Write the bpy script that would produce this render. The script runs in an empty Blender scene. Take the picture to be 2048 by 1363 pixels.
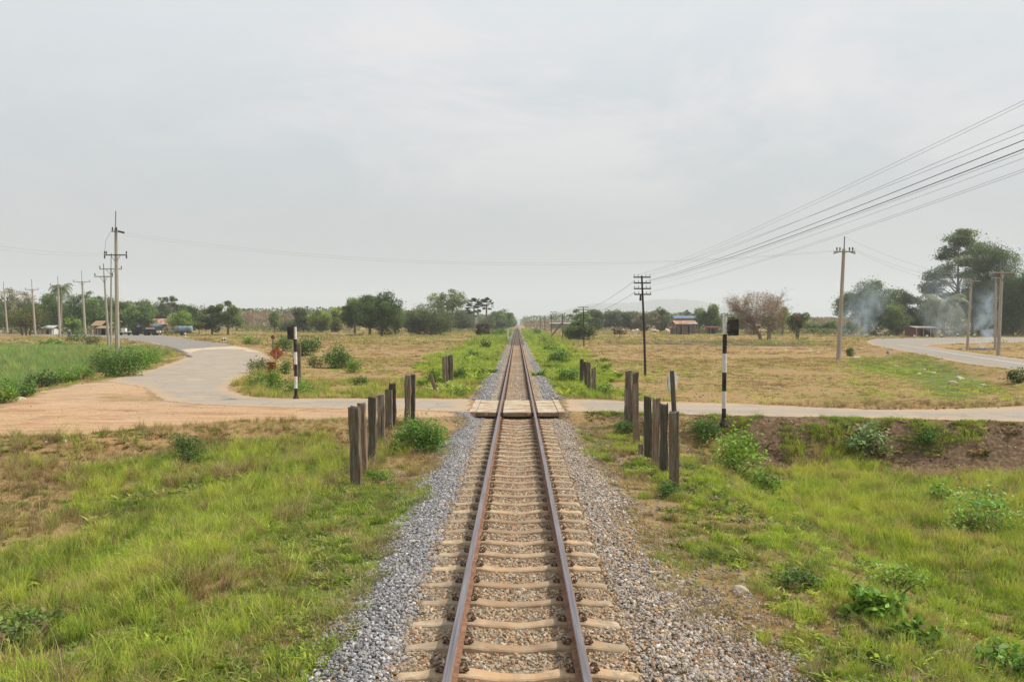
import bpy, math, random
import numpy as np
from mathutils import Vector, Matrix
random.seed(7); RNG = np.random.default_rng(7)
R = math.radians
SC = bpy.context.scene
COL = SC.collection

# ------------------------------------------------------------------ camera, light, exposure
F = 1653.0; CX, CY = 1024.0, 681.5; CAMZ = 2.70
PITCH = R(1.265); YAW = R(0.347)
cam = bpy.data.cameras.new('camera'); camo = bpy.data.objects.new('camera', cam); COL.objects.link(camo)
cam.sensor_width = 36; cam.lens = F / 2048 * 36; cam.clip_end = 30000; cam.clip_start = 0.1
camo.location = (0, 0, CAMZ); camo.rotation_euler = (math.pi / 2 - PITCH, 0, YAW)
SC.camera = camo
SUN_TO = Vector((0.78, 0.12, 0.86)).normalized()
sun = bpy.data.lights.new('sun', 'SUN'); suno = bpy.data.objects.new('sun', sun); COL.objects.link(suno)
sun.energy = 4.8; sun.angle = R(1.6); sun.color = (1.0, 0.925, 0.80)
suno.rotation_euler = SUN_TO.to_track_quat('Z', 'Y').to_euler(); suno.location = (30, 0, 40)
SC.view_settings.view_transform = 'Standard'; SC.view_settings.look = 'None'
SC.view_settings.exposure = 0.0; SC.view_settings.gamma = 1.0
SC.view_settings.use_curve_mapping = False
SC.cycles.volume_bounces = 1; SC.cycles.max_bounces = 7; SC.cycles.transparent_max_bounces = 8
SC.cycles.diffuse_bounces = 3; SC.cycles.glossy_bounces = 2; SC.cycles.transmission_bounces = 3
SC.cycles.sample_clamp_indirect = 4.0; SC.cycles.volume_max_steps = 128; SC.cycles.volume_step_rate = 2.0
try:
    SC.cycles.use_denoising = True
except Exception: pass

W = bpy.data.worlds.new('World'); SC.world = W; W.use_nodes = True
nt = W.node_tree; nt.nodes.clear()
def N(nt, t, **kw):
    n = nt.nodes.new(t)
    for k, v in kw.items():
        if k in n.inputs.keys() if hasattr(n.inputs, 'keys') else False: n.inputs[k].default_value = v
        else: setattr(n, k, v)
    return n
def L(nt, a, b): nt.links.new(a, b)
def ramp(nt, fac, stops, interp='LINEAR'):
    n = nt.nodes.new('ShaderNodeValToRGB'); n.color_ramp.interpolation = interp
    e = n.color_ramp.elements
    while len(e) < len(stops): e.new(0.5)
    for i, (p, c) in enumerate(stops):
        e[i].position = p; e[i].color = (c[0], c[1], c[2], 1) if hasattr(c, '__len__') else (c, c, c, 1)
    L(nt, fac, n.inputs['Fac']); return n
def noise(nt, vec, scale, detail=4, rough=0.55, dist=0.0):
    n = nt.nodes.new('ShaderNodeTexNoise'); n.inputs['Scale'].default_value = scale
    n.inputs['Detail'].default_value = detail; n.inputs['Roughness'].default_value = rough
    n.inputs['Distortion'].default_value = dist
    if vec is not None: L(nt, vec, n.inputs['Vector'])
    return n
def mix(nt, fac, a, b, mode='MIX'):
    n = nt.nodes.new('ShaderNodeMix'); n.data_type = 'RGBA'; n.blend_type = mode; n.clamp_factor = True
    for v, i in ((fac, 0), (a, 6), (b, 7)):
        if hasattr(v, 'is_linked'): L(nt, v, n.inputs[i])
        elif hasattr(v, '__len__'): n.inputs[i].default_value = (v[0], v[1], v[2], 1)
        else: n.inputs[i].default_value = v
    return n.outputs[2]
def math_(nt, op, a, b=None, clamp=False):
    n = nt.nodes.new('ShaderNodeMath'); n.operation = op; n.use_clamp = clamp
    for v, i in ((a, 0), (b, 1)):
        if v is None: continue
        if hasattr(v, 'is_linked'): L(nt, v, n.inputs[i])
        else: n.inputs[i].default_value = v
    return n.outputs[0]

# hazy bright sky: a dusty NISHITA sky veiled by thin high cloud
out = N(nt, 'ShaderNodeOutputWorld')
sky = N(nt, 'ShaderNodeTexSky'); sky.sky_type = 'NISHITA'; sky.sun_disc = False
sky.sun_elevation = math.asin(SUN_TO.z); sky.sun_rotation = math.atan2(SUN_TO.x, SUN_TO.y)
sky.dust_density = 5.0; sky.air_density = 1.5
bgS = N(nt, 'ShaderNodeBackground'); bgS.inputs['Strength'].default_value = 0.06; L(nt, sky.outputs[0], bgS.inputs['Color'])
tc = N(nt, 'ShaderNodeTexCoord')
sep = N(nt, 'ShaderNodeSeparateXYZ'); L(nt, tc.outputs['Generated'], sep.inputs[0])
mp = N(nt, 'ShaderNodeMapping'); mp.inputs['Scale'].default_value = (1.0, 1.0, 2.6); L(nt, tc.outputs['Generated'], mp.inputs['Vector'])
grad = ramp(nt, sep.outputs['Z'], [(0.0, (0.485, 0.49, 0.475)), (0.10, (0.545, 0.572, 0.582)), (0.21, (0.645, 0.70, 0.732)), (0.36, (0.785, 0.838, 0.872)), (1.0, (0.84, 0.875, 0.895))])
n1 = noise(nt, mp.outputs[0], 3.2, 6, 0.62, 0.4)
n2 = noise(nt, mp.outputs[0], 1.1, 3, 0.5)
cl = math_(nt, 'MULTIPLY', ramp(nt, n1.outputs['Fac'], [(0.43, 0.0), (0.64, 1.0)]).outputs[0], ramp(nt, n2.outputs['Fac'], [(0.40, 0.1), (0.62, 1.0)]).outputs[0])
hz = ramp(nt, sep.outputs['Z'], [(0.06, 0.0), (0.30, 1.0)])
cl = math_(nt, 'MULTIPLY', cl, hz.outputs[0]); cl = math_(nt, 'MULTIPLY', cl, 0.85)
skc = mix(nt, cl, grad.outputs[0], (0.95, 0.885, 0.88))
bgC = N(nt, 'ShaderNodeBackground'); bgC.inputs['Strength'].default_value = 0.98; L(nt, skc, bgC.inputs['Color'])
mx = N(nt, 'ShaderNodeMixShader'); mx.inputs[0].default_value = 0.94
L(nt, bgS.outputs[0], mx.inputs[1]); L(nt, bgC.outputs[0], mx.inputs[2]); L(nt, mx.outputs[0], out.inputs['Surface'])

# ------------------------------------------------------------------ survey: from a direction in the photo to a place on the ground
cp, sp_ = math.cos(PITCH), math.sin(PITCH); cyw, syw = math.cos(YAW), math.sin(YAW)
def ray(px, py):
    u = (px - CX) / F; v = (CY - py) / F
    x, y, z = u, cp + v * sp_, -sp_ + v * cp
    return Vector((x * cyw - y * syw, x * syw + y * cyw, z))
def P(px, py, z=0.0):
    d = ray(px, py); t = (z - CAMZ) / d.z
    return Vector((d.x * t, d.y * t, z))
def PY(px, py, Y):
    d = ray(px, py); t = Y / d.y
    return Vector((d.x * t, Y, CAMZ + d.z * t))
def poly(pts, z=0.0): return np.array([[P(a, b, z).x, P(a, b, z).y] for a, b in pts])
def sdist(x, y, pl):
    """distance to polygon edge, negative inside (arrays)"""
    d = np.full(x.shape, 1e9); ins = np.zeros(x.shape, bool); n = len(pl)
    for i in range(n):
        ax, ay = pl[i]; bx, by = pl[(i + 1) % n]
        ex, ey = bx - ax, by - ay; l2 = ex * ex + ey * ey + 1e-12
        t = np.clip(((x - ax) * ex + (y - ay) * ey) / l2, 0, 1)
        d = np.minimum(d, (x - ax - t * ex) ** 2 + (y - ay - t * ey) ** 2)
        c = ((ay > y) != (by > y))
        with np.errstate(divide='ignore', invalid='ignore'):
            ins ^= c & (x < (bx - ax) * (y - ay) / (by - ay + 1e-15) + ax)
    d = np.sqrt(d); return np.where(ins, -d, d)
def sm(t, a, b):
    t = np.clip((t - a) / (b - a), 0, 1); return t * t * (3 - 2 * t)
_H = RNG.random((256, 256))
def vn(x, y):
    xi = np.floor(x).astype(int); yi = np.floor(y).astype(int); fx = x - xi; fy = y - yi
    fx = fx * fx * (3 - 2 * fx); fy = fy * fy * (3 - 2 * fy)
    g = lambda a, b: _H[a & 255, b & 255]
    return (g(xi, yi) * (1 - fx) + g(xi + 1, yi) * fx) * (1 - fy) + (g(xi, yi + 1) * (1 - fx) + g(xi + 1, yi + 1) * fx) * fy
def fbm(x, y, o=4):
    s = 0; a = 0.5; t = 0
    for i in range(o):
        s = s + a * vn(x + 17.3 * i, y + 9.1 * i); t += a; a *= 0.5; x = x * 2.03; y = y * 2.03
    return s / t

# road outlines
ROAD_L = poly([(938, 798), (800, 797), (600, 797), (540, 796), (500, 793), (475, 787), (456, 777), (460, 768), (480, 757), (503, 745), (524, 732), (538, 720), (539, 712), (520, 703),
               (500, 697), (470, 691), (430, 685), (400, 681), (350, 673.5), (300, 669), (230, 666.5), (150, 664.5), (80, 662.8), (0, 661.5), (-200, 659), (-200, 664), (0, 667.5), (80, 670), (150, 672.5), (205, 675), (245, 678), (295, 684), (322, 689),
               (345, 695), (362, 702), (372, 710), (365, 718), (312, 736), (254, 751), (215, 761), (252, 767), (293, 775), (312, 790), (330, 802), (400, 808), (500, 812), (600, 815), (750, 817), (934, 822)])
ROAD_R = poly([(1131, 798), (1180, 799), (1250, 802), (1350, 804), (1450, 806), (1600, 813), (1720, 818), (1850, 820), (1950, 818), (2048, 814), (2300, 800), (2300, 846), (2048, 842), (1900, 839), (1700, 834), (1500, 831), (1350, 827), (1240, 824), (1137, 822)])
ROAD_A = poly([(1752, 677), (1850, 675.5), (2048, 674), (2500, 670), (2500, 682), (2048, 684), (1960, 685), (1870, 688), (1850, 691), (1921, 702), (2048, 718), (2500, 775), (2500, 805), (2048, 741), (1970, 731), (1921, 725), (1831, 706), (1746, 690), (1732, 683)])
APRON = poly([(215, 758), (293, 772), (315, 800), (400, 806), (600, 813), (750, 815), (936, 820), (936, 828), (880, 834), (800, 836), (700, 832), (640, 838), (500, 838), (400, 845), (312, 852), (195, 864), (117, 870), (0, 870), (-500, 885), (-500, 850), (-300, 830), (0, 816), (49, 796), (78, 785), (137, 775)])
DIRT_R = poly([(1780, 820), (1850, 808), (1910, 797), (1970, 792), (2048, 793), (2500, 786), (2500, 822), (2000, 822)])
PLATS = [ROAD_L, ROAD_R, ROAD_A, APRON]

def Hf(x, y):
    """ground height, arrays or scalars"""
    x = np.asarray(x, float); y = np.asarray(y, float); sc = (x.ndim == 0)
    x, y = np.atleast_1d(x), np.atleast_1d(y); x, y = np.broadcast_arrays(x, y)
    ax = np.abs(x)
    near = 1 - sm(y, 24, 32)
    natR = -0.42 - 0.72 * sm(x, 3.6, 6.2) + 0.15 * sm(x, 9, 14)
    natL = -0.42 - 0.35 * sm(-x, 3.8, 6.5) * (1 - sm(y, 13, 18)) + 0.15 * sm(-x, 8, 12)
    nat_near = np.where(x > 0, natR, natL)
    left = sm(-x - 0.10 * y, 2, 14)
    far = -0.52 * (1 - left) - (0.28 - .22 * sm(y, 120, 150)) * left
    nat = nat_near * near + far * (1 - near)
    nat = nat + (fbm(x * 0.5, y * 0.5, 3) - 0.5) * 0.16 * sm(ax, 1.8, 3.5) * (1 - sm(y, 60, 120)) + (fbm(x * 2.3 + 9, y * 2.3, 2) - 0.5) * 0.07 * sm(ax, 1.8, 2.8) * (1 - sm(y, 30, 60))
    d = np.full(x.shape, 1e9)
    for pl in PLATS: d = np.minimum(d, sdist(x, y, pl))
    wdt = np.where((x > 0) & (y < 27), 1.9, 1.6 + 0.02 * y)
    k = 1 - sm(d, 0.35, wdt)
    h = nat * (1 - k) + (-0.007) * k
    apz = 1 - sm(sdist(x, y, APRON), -.6, .1); rdz = 1 - sm(np.minimum(sdist(x, y, ROAD_L), sdist(x, y, ROAD_R)), .1, .6)
    h = h + apz * (1 - rdz) * ((fbm(x * 1.1, y * 2.6, 4) - .5) * .10 + .015)
    form = -0.210 - .018 * (1 - sm(ax, .12, .42)) + (nat + 0.212) * sm(ax, 1.2, 2.5 + 0.3 * (fbm(y * 0.7, y * 0 + 3, 2) - .5))
    f = 1 - sm(ax, 1.25, 1.5 + 1.2 * (1 - k))
    h = h * (1 - f) + form * f
    h = h - .012 * (1 - sm(np.abs(ax - 1.06), .0, .12)) * (y < 24.9)
    return float(h[0]) if sc else h
def G(px, py):
    """ground point seen at a pixel: march along the sight line to the first hit"""
    d = ray(px, py); t = np.geomspace(4, 900, 1500) / d.y
    z = CAMZ + d.z * t; h = Hf(d.x * t, d.y * t); i = int(np.argmax(z < h)) if (z < h).any() else len(t) - 1
    a, b = t[max(i - 1, 0)], t[i]
    for _ in range(12):
        m = (a + b) / 2
        if CAMZ + d.z * m < Hf(d.x * m, d.y * m): b = m
        else: a = m
    return Vector((d.x * b, d.y * b, Hf(d.x * b, d.y * b)))

# ------------------------------------------------------------------ materials
def new_mat(name):
    m = bpy.data.materials.new(name); m.use_nodes = True; t = m.node_tree; t.nodes.clear()
    o = t.nodes.new('ShaderNodeOutputMaterial'); return m, t, o
def pbsdf(t, o, rough=0.8, spec=0.3, metal=0.0):
    b = t.nodes.new('ShaderNodeBsdfPrincipled'); b.inputs['Roughness'].default_value = rough
    b.inputs['Specular IOR Level'].default_value = spec; b.inputs['Metallic'].default_value = metal
    L(t, b.outputs[0], o.inputs['Surface']); return b
def simple(name, c, rough=0.8, var=0.25, scale=6.0, metal=0.0, c2=None, bump=0.15, spec=0.3, stretch=(1, 1, 1), rust=None, rnd=False):
    m, t, o = new_mat(name); b = pbsdf(t, o, rough, spec, metal)
    tcn = t.nodes.new('ShaderNodeTexCoord'); mpn = t.nodes.new('ShaderNodeMapping'); mpn.inputs['Scale'].default_value = stretch
    L(t, tcn.outputs['Object'], mpn.inputs['Vector'])
    n = noise(t, mpn.outputs[0], scale, 6, 0.65)
    c2 = c2 or tuple(v * (1 - var) for v in c)
    r = ramp(t, n.outputs['Fac'], [(0.32, c2), (0.68, tuple(v * (1 + var * .4) for v in c))])
    col = r.outputs[0]
    if rust:
        nr = noise(t, tcn.outputs['Object'], rust[1], 5, 0.6)
        rr = ramp(t, nr.outputs['Fac'], [(0.48, 0.0), (0.58, 1.0)])
        col = mix(t, rr.outputs[0], col, rust[0])
    if rnd:
        oi = t.nodes.new('ShaderNodeObjectInfo'); col = mix(t, 1.0, col, ramp(t, oi.outputs['Random'], [(0, (.74, .72, .70)), (.5, (1, 1, 1)), (1, (1.12, 1.08, 1.0))]).outputs[0], 'MULTIPLY')
        ad = t.nodes.new('ShaderNodeVectorMath'); ad.operation = 'ADD'; L(t, tcn.outputs['Object'], ad.inputs[0]); L(t, oi.outputs['Location'], ad.inputs[1])
        nr2 = noise(t, ad.outputs[0], 3.5, 6, .7); col = mix(t, ramp(t, nr2.outputs['Fac'], [(.47, 0.0), (.62, .8)]).outputs[0], col, (.24, .17, .11))
    L(t, col, b.inputs['Base Color'])
    if bump:
        bn = t.nodes.new('ShaderNodeBump'); bn.inputs['Strength'].default_value = bump; bn.inputs['Distance'].default_value = 0.02
        L(t, n.outputs['Fac'], bn.inputs['Height']); L(t, bn.outputs[0], b.inputs['Normal'])
    return m
def leaf_mat(name, transl=0.35, rough=0.55, instancer=False, tint=(1, 1, 1)):
    m, t, o = new_mat(name)
    at = t.nodes.new('ShaderNodeAttribute'); at.attribute_name = 'col'
    at.attribute_type = 'INSTANCER' if instancer else 'GEOMETRY'
    c = at.outputs['Color']
    if instancer:
        a2 = t.nodes.new('ShaderNodeAttribute'); a2.attribute_name = 'shade'
        c = mix(t, 1.0, c, a2.outputs['Color'], 'MULTIPLY')
    b = t.nodes.new('ShaderNodeBsdfPrincipled'); b.inputs['Roughness'].default_value = rough; b.inputs['Specular IOR Level'].default_value = 0.25
    L(t, c, b.inputs['Base Color'])
    tr = t.nodes.new('ShaderNodeBsdfTranslucent'); c2 = mix(t, 1.0, c, (1.15, 1.15, 0.7), 'MULTIPLY'); L(t, c2, tr.inputs['Color'])
    ms = t.nodes.new('ShaderNodeMixShader'); ms.inputs[0].default_value = transl
    L(t, b.outputs[0], ms.inputs[1]); L(t, tr.outputs[0], ms.inputs[2]); L(t, ms.outputs[0], o.inputs['Surface'])
    return m
M = {}
M['leaf'] = leaf_mat('leaf', 0.3); M['grass'] = leaf_mat('grass_blade', 0.4, 0.6, True)
def inst_mat(name, rough=0.85):
    m, t, o = new_mat(name); b = pbsdf(t, o, rough, 0.25)
    at = t.nodes.new('ShaderNodeAttribute'); at.attribute_name = 'col'; at.attribute_type = 'INSTANCER'
    tcn = t.nodes.new('ShaderNodeTexCoord'); n = noise(t, tcn.outputs['Object'], 1.6, 3, 0.6)
    r = ramp(t, n.outputs['Fac'], [(0.3, 0.72), (0.7, 1.18)])
    L(t, mix(t, 1.0, at.outputs['Color'], r.outputs[0], 'MULTIPLY'), b.inputs['Base Color']); return m
M['stone'] = inst_mat('ballast_stone')
M['bark'] = simple('bark', (0.17, 0.135, 0.10), 0.9, 0.5, 9, stretch=(1, 1, .3), bump=0.4)
M['pale_bark'] = simple('pale_bark', (0.30, 0.25, 0.20), 0.9, 0.4, 9, stretch=(1, 1, .3), bump=0.3)
M['dry_twig'] = simple('dry_twig', (0.26, 0.19, 0.145), 0.9, 0.3, 5, bump=0)
M['old_wood'] = None
def wood(name, a, bcol, c3):
    m, t, o = new_mat(name); b = pbsdf(t, o, 0.9, 0.15)
    tcn = t.nodes.new('ShaderNodeTexCoord'); mpn = t.nodes.new('ShaderNodeMapping'); mpn.inputs['Scale'].default_value = (22, 22, 1.1)
    oi = t.nodes.new('ShaderNodeObjectInfo'); ad = t.nodes.new('ShaderNodeVectorMath'); ad.operation = 'ADD'
    L(t, tcn.outputs['Object'], ad.inputs[0]); L(t, oi.outputs['Random'], ad.inputs[1]); L(t, ad.outputs[0], mpn.inputs['Vector'])
    n = noise(t, mpn.outputs[0], 1.6, 7, 0.7, 0.6); n2 = noise(t, ad.outputs[0], 2.6, 4, 0.6)
    r = ramp(t, n.outputs['Fac'], [(0.34, tuple(v * .22 for v in a)), (0.46, a), (0.64, bcol)])
    r2 = ramp(t, n2.outputs['Fac'], [(0.42, 0.0), (0.62, 0.8)])
    c = mix(t, r2.outputs[0], r.outputs[0], c3)
    hv = mix(t, 1.0, c, ramp(t, oi.outputs['Random'], [(0, (0.72, .74, .72)), (1, (1.18, 1.1, 1.05))]).outputs[0], 'MULTIPLY')
    L(t, hv, b.inputs['Base Color'])
    bn = t.nodes.new('ShaderNodeBump'); bn.inputs['Strength'].default_value = 1.0; bn.inputs['Distance'].default_value = 0.03
    L(t, n.outputs['Fac'], bn.inputs['Height']); L(t, bn.outputs[0], b.inputs['Normal']); return m
M['old_wood'] = wood('weathered_wood', (0.19, 0.155, 0.12), (0.37, 0.325, 0.265), (0.21, 0.135, 0.08))
M['dark_wood'] = wood('dark_weathered_wood', (0.10, 0.09, 0.072), (0.20, 0.185, 0.15), (0.115, 0.085, 0.055))
M['conc'] = simple('sleeper_concrete', (0.46, 0.385, 0.285), 0.9, 0.30, 9, c2=(0.32, 0.235, 0.15), bump=0.4, rust=((0.40, 0.27, 0.165), 2.2), rnd=True)
M['conc_far'] = simple('old_sleeper_concrete', (0.30, 0.235, 0.165), 0.9, 0.3, 9, bump=0)
M['slab'] = simple('slab_concrete', (0.50, 0.43, 0.33), 0.9, 0.2, 5, bump=0.35, c2=(0.36, 0.285, 0.20), rust=((0.36, 0.25, 0.16), 1.7))
M['slab_dark'] = simple('slab_underside', (0.27, 0.18, 0.115), 0.95, 0.4, 5)
M['pole_conc'] = simple('pole_concrete', (0.37, 0.325, 0.27), 0.9, 0.2, 3, bump=0.1, stretch=(1, 1, .3))
M['galv'] = simple('galvanised_steel', (0.13, 0.13, 0.13), 0.5, 0.2, 8, 0.3)
M['insul'] = simple('brown_porcelain', (0.045, 0.018, 0.014), 0.25, 0.2, 8, spec=0.6, bump=0)
M['rustwood'] = simple('dark_pole', (0.045, 0.034, 0.028), 0.8, 0.4, 5, stretch=(3, 3, .3))
M['black'] = simple('black_paint_dark_interior', (0.020, 0.017, 0.015), 0.5, 0.3, 9, bump=0.1, rust=((.055, .04, .03), 6))
M['white'] = simple('white_paint', (0.72, 0.71, 0.68), 0.55, 0.12, 14, c2=(0.50, 0.47, 0.42), bump=0.1)
M['rust'] = simple('rusty_sheet', (0.55, 0.17, 0.065), 0.85, 0.5, 7, c2=(0.13, 0.045, 0.025), bump=0.2)
M['rustdk'] = simple('dark_rust', (0.20, 0.075, 0.04), 0.85, 0.5, 8, c2=(0.06, 0.03, 0.02))
M['clip'] = simple('clip_steel', (0.17, 0.10, 0.062), 0.7, 0.5, 40, c2=(0.055, 0.034, 0.025), bump=0)
M['cable'] = simple('cable', (0.05, 0.05, 0.052), 0.6, 0.1, 5, bump=0)
M['copper'] = simple('thin_wire', (0.16, 0.16, 0.16), 0.6, 0.1, 5, bump=0)
M['tank'] = simple('tank_paint', (0.17, 0.31, 0.37), 0.6, 0.25, 1.5, rust=((0.25, 0.1, 0.06), 0.7))
M['roofrust'] = simple('rusty_corrugated', (0.42, 0.2, 0.13), 0.8, 0.3, 1.2, c2=(0.20, 0.09, 0.06), rust=((0.42, 0.36, 0.30), 0.8))
M['roofblue'] = simple('blue_roof', (0.12, 0.2, 0.36), 0.5, 0.2, 1.5)
M['roofgrey'] = simple('grey_sheet_roof', (0.42, 0.42, 0.40), 0.6, 0.25, 1.0)
M['thatch'] = simple('thatch', (0.30, 0.21, 0.125), 0.95, 0.4, 6, stretch=(1, 1, 4))
M['wallwood'] = simple('board_wall', (0.17, 0.14, 0.12), 0.9, 0.4, 3, stretch=(4, 4, .4))
M['wallpale'] = simple('pale_wall', (0.34, 0.28, 0.2), 0.9, 0.3, 2)
M['cow'] = simple('cow_hide', (0.72, 0.68, 0.60), 0.8, 0.15, 2, bump=0)
M['skin'] = simple('skin', (0.30, 0.17, 0.11), 0.6, 0.1, 4, bump=0)
M['shirt'] = simple('lilac_shirt', (0.36, 0.32, 0.45), 0.9, 0.15, 4, bump=0)
M['trousers'] = simple('dark_trousers', (0.04, 0.045, 0.06), 0.9, 0.15, 4, bump=0)
M['hair'] = simple('dark_hair', (0.02, 0.015, 0.012), 0.7, 0.1, 4, bump=0)
M['rock'] = simple('pale_rock', (0.50, 0.43, 0.33), 0.9, 0.3, 4, bump=0.5)
M['litter'] = simple('litter_plastic', (0.7, 0.7, 0.68), 0.5, 0.1, 9, bump=0.2)
M['brickred'] = simple('broken_brick', (0.42, 0.17, 0.10), 0.9, 0.3, 20)
M['tyre'] = simple('rubber', (0.03, 0.03, 0.03), 0.8, 0.2, 9, bump=0)
M['redpaint'] = simple('red_paint', (0.4, 0.06, 0.04), 0.6, 0.2, 9, bump=0)
M['ash'] = simple('ash', (0.36, 0.35, 0.34), 0.95, 0.4, 3, c2=(0.08, 0.075, 0.07))

# road surfaces
def road_mat(name, base, dusty, dustlo=0.5, dusthi=0.72, edged=False):
    m, t, o = new_mat(name); b = pbsdf(t, o, 0.9, 0.2)
    tcn = t.nodes.new('ShaderNodeTexCoord')
    n = noise(t, tcn.outputs['Object'], 0.45, 6, 0.65, 0.7); nf = noise(t, tcn.outputs['Object'], 38, 4, 0.7); nm = noise(t, tcn.outputs['Object'], 1.9, 5, 0.6, 1.0)
    mpn = t.nodes.new('ShaderNodeMapping'); mpn.inputs['Scale'].default_value = (0.06, 1.5, 1); L(t, tcn.outputs['Object'], mpn.inputs['Vector'])
    ns = noise(t, mpn.outputs[0], 1.1, 5, 0.6, 0.6)
    r = ramp(t, nf.outputs['Fac'], [(0.25, tuple(v * .8 for v in base)), (0.75, tuple(v * 1.15 for v in base))])
    c = mix(t, ramp(t, n.outputs['Fac'], [(dustlo, 0.0), (dusthi, 0.85)]).outputs[0], r.outputs[0], dusty)
    c = mix(t, ramp(t, ns.outputs['Fac'], [(0.48, 0.0), (0.66, 0.55)]).outputs[0], c, dusty)
    c = mix(t, ramp(t, nm.outputs['Fac'], [(0.28, 0.35), (0.42, 0.0)]).outputs[0], c, tuple(v * .6 for v in base))
    if edged:
        wv = t.nodes.new('ShaderNodeVectorMath'); wv.operation = 'ADD'; L(t, tcn.outputs['Object'], wv.inputs[0]); L(t, nm.outputs['Color'], wv.inputs[1])
        vr = t.nodes.new('ShaderNodeTexVoronoi'); vr.feature = 'DISTANCE_TO_EDGE'; vr.inputs['Scale'].default_value = .42; L(t, wv.outputs[0], vr.inputs['Vector'])
        c = mix(t, math_(t, 'MULTIPLY', ramp(t, vr.outputs['Distance'], [(.004, 1.0), (.016, 0.0)]).outputs[0], ramp(t, n.outputs['Fac'], [(.42, .1), (.6, .75)]).outputs[0]), c, (.13, .105, .085))
        npt = noise(t, tcn.outputs['Object'], .8, 2, .4); c = mix(t, ramp(t, npt.outputs['Fac'], [(.60, 0.0), (.61, .35)]).outputs[0], c, tuple(v * .72 for v in base))
        at = t.nodes.new('ShaderNodeAttribute'); at.attribute_name = 'edge'
        e = math_(t, 'ADD', at.outputs['Fac'], math_(t, 'MULTIPLY', math_(t, 'SUBTRACT', nm.outputs['Fac'], .5), .9)); e = math_(t, 'ADD', e, math_(t, 'MULTIPLY', math_(t, 'SUBTRACT', nf.outputs['Fac'], .5), .35))
        c = mix(t, ramp(t, math_(t, 'ADD', math_(t, 'MULTIPLY', e, .5), .5), [(.12, 0.0), (.5, .8)]).outputs[0], c, (.43, .30, .185))
        b.inputs['Alpha'].default_value = 1; L(t, ramp(t, math_(t, 'ADD', e, .5), [(.50, 1.0), (.58, 0.0)]).outputs[0], b.inputs['Alpha'])
    L(t, c, b.inputs['Base Color'])
    bn = t.nodes.new('ShaderNodeBump'); bn.inputs['Strength'].default_value = 0.25; bn.inputs['Distance'].default_value = 0.01
    L(t, nf.outputs['Fac'], bn.inputs['Height']); L(t, bn.outputs[0], b.inputs['Normal']); return m
M['road'] = road_mat('crossing_road', (0.315, 0.28, 0.235), (0.43, 0.33, 0.23), edged=True)
M['asphalt_road'] = road_mat('bend_asphalt', (0.27, 0.245, 0.215), (0.35, 0.295, 0.225), 0.50, 0.80, True)
M['asphalt'] = road_mat('old_asphalt', (0.22, 0.205, 0.19), (0.30, 0.26, 0.21), 0.58, 0.85)
M['cream'] = road_mat('pale_patch', (0.50, 0.42, 0.31), (0.42, 0.33, 0.22))
M['line'] = simple('worn_white_line', (0.42, 0.40, 0.36), 0.8, 0.3, 3, bump=0)
M['crack'] = simple('dark_crack', (0.12, 0.10, 0.085), 0.9, 0.3, 3, bump=0)

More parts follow.
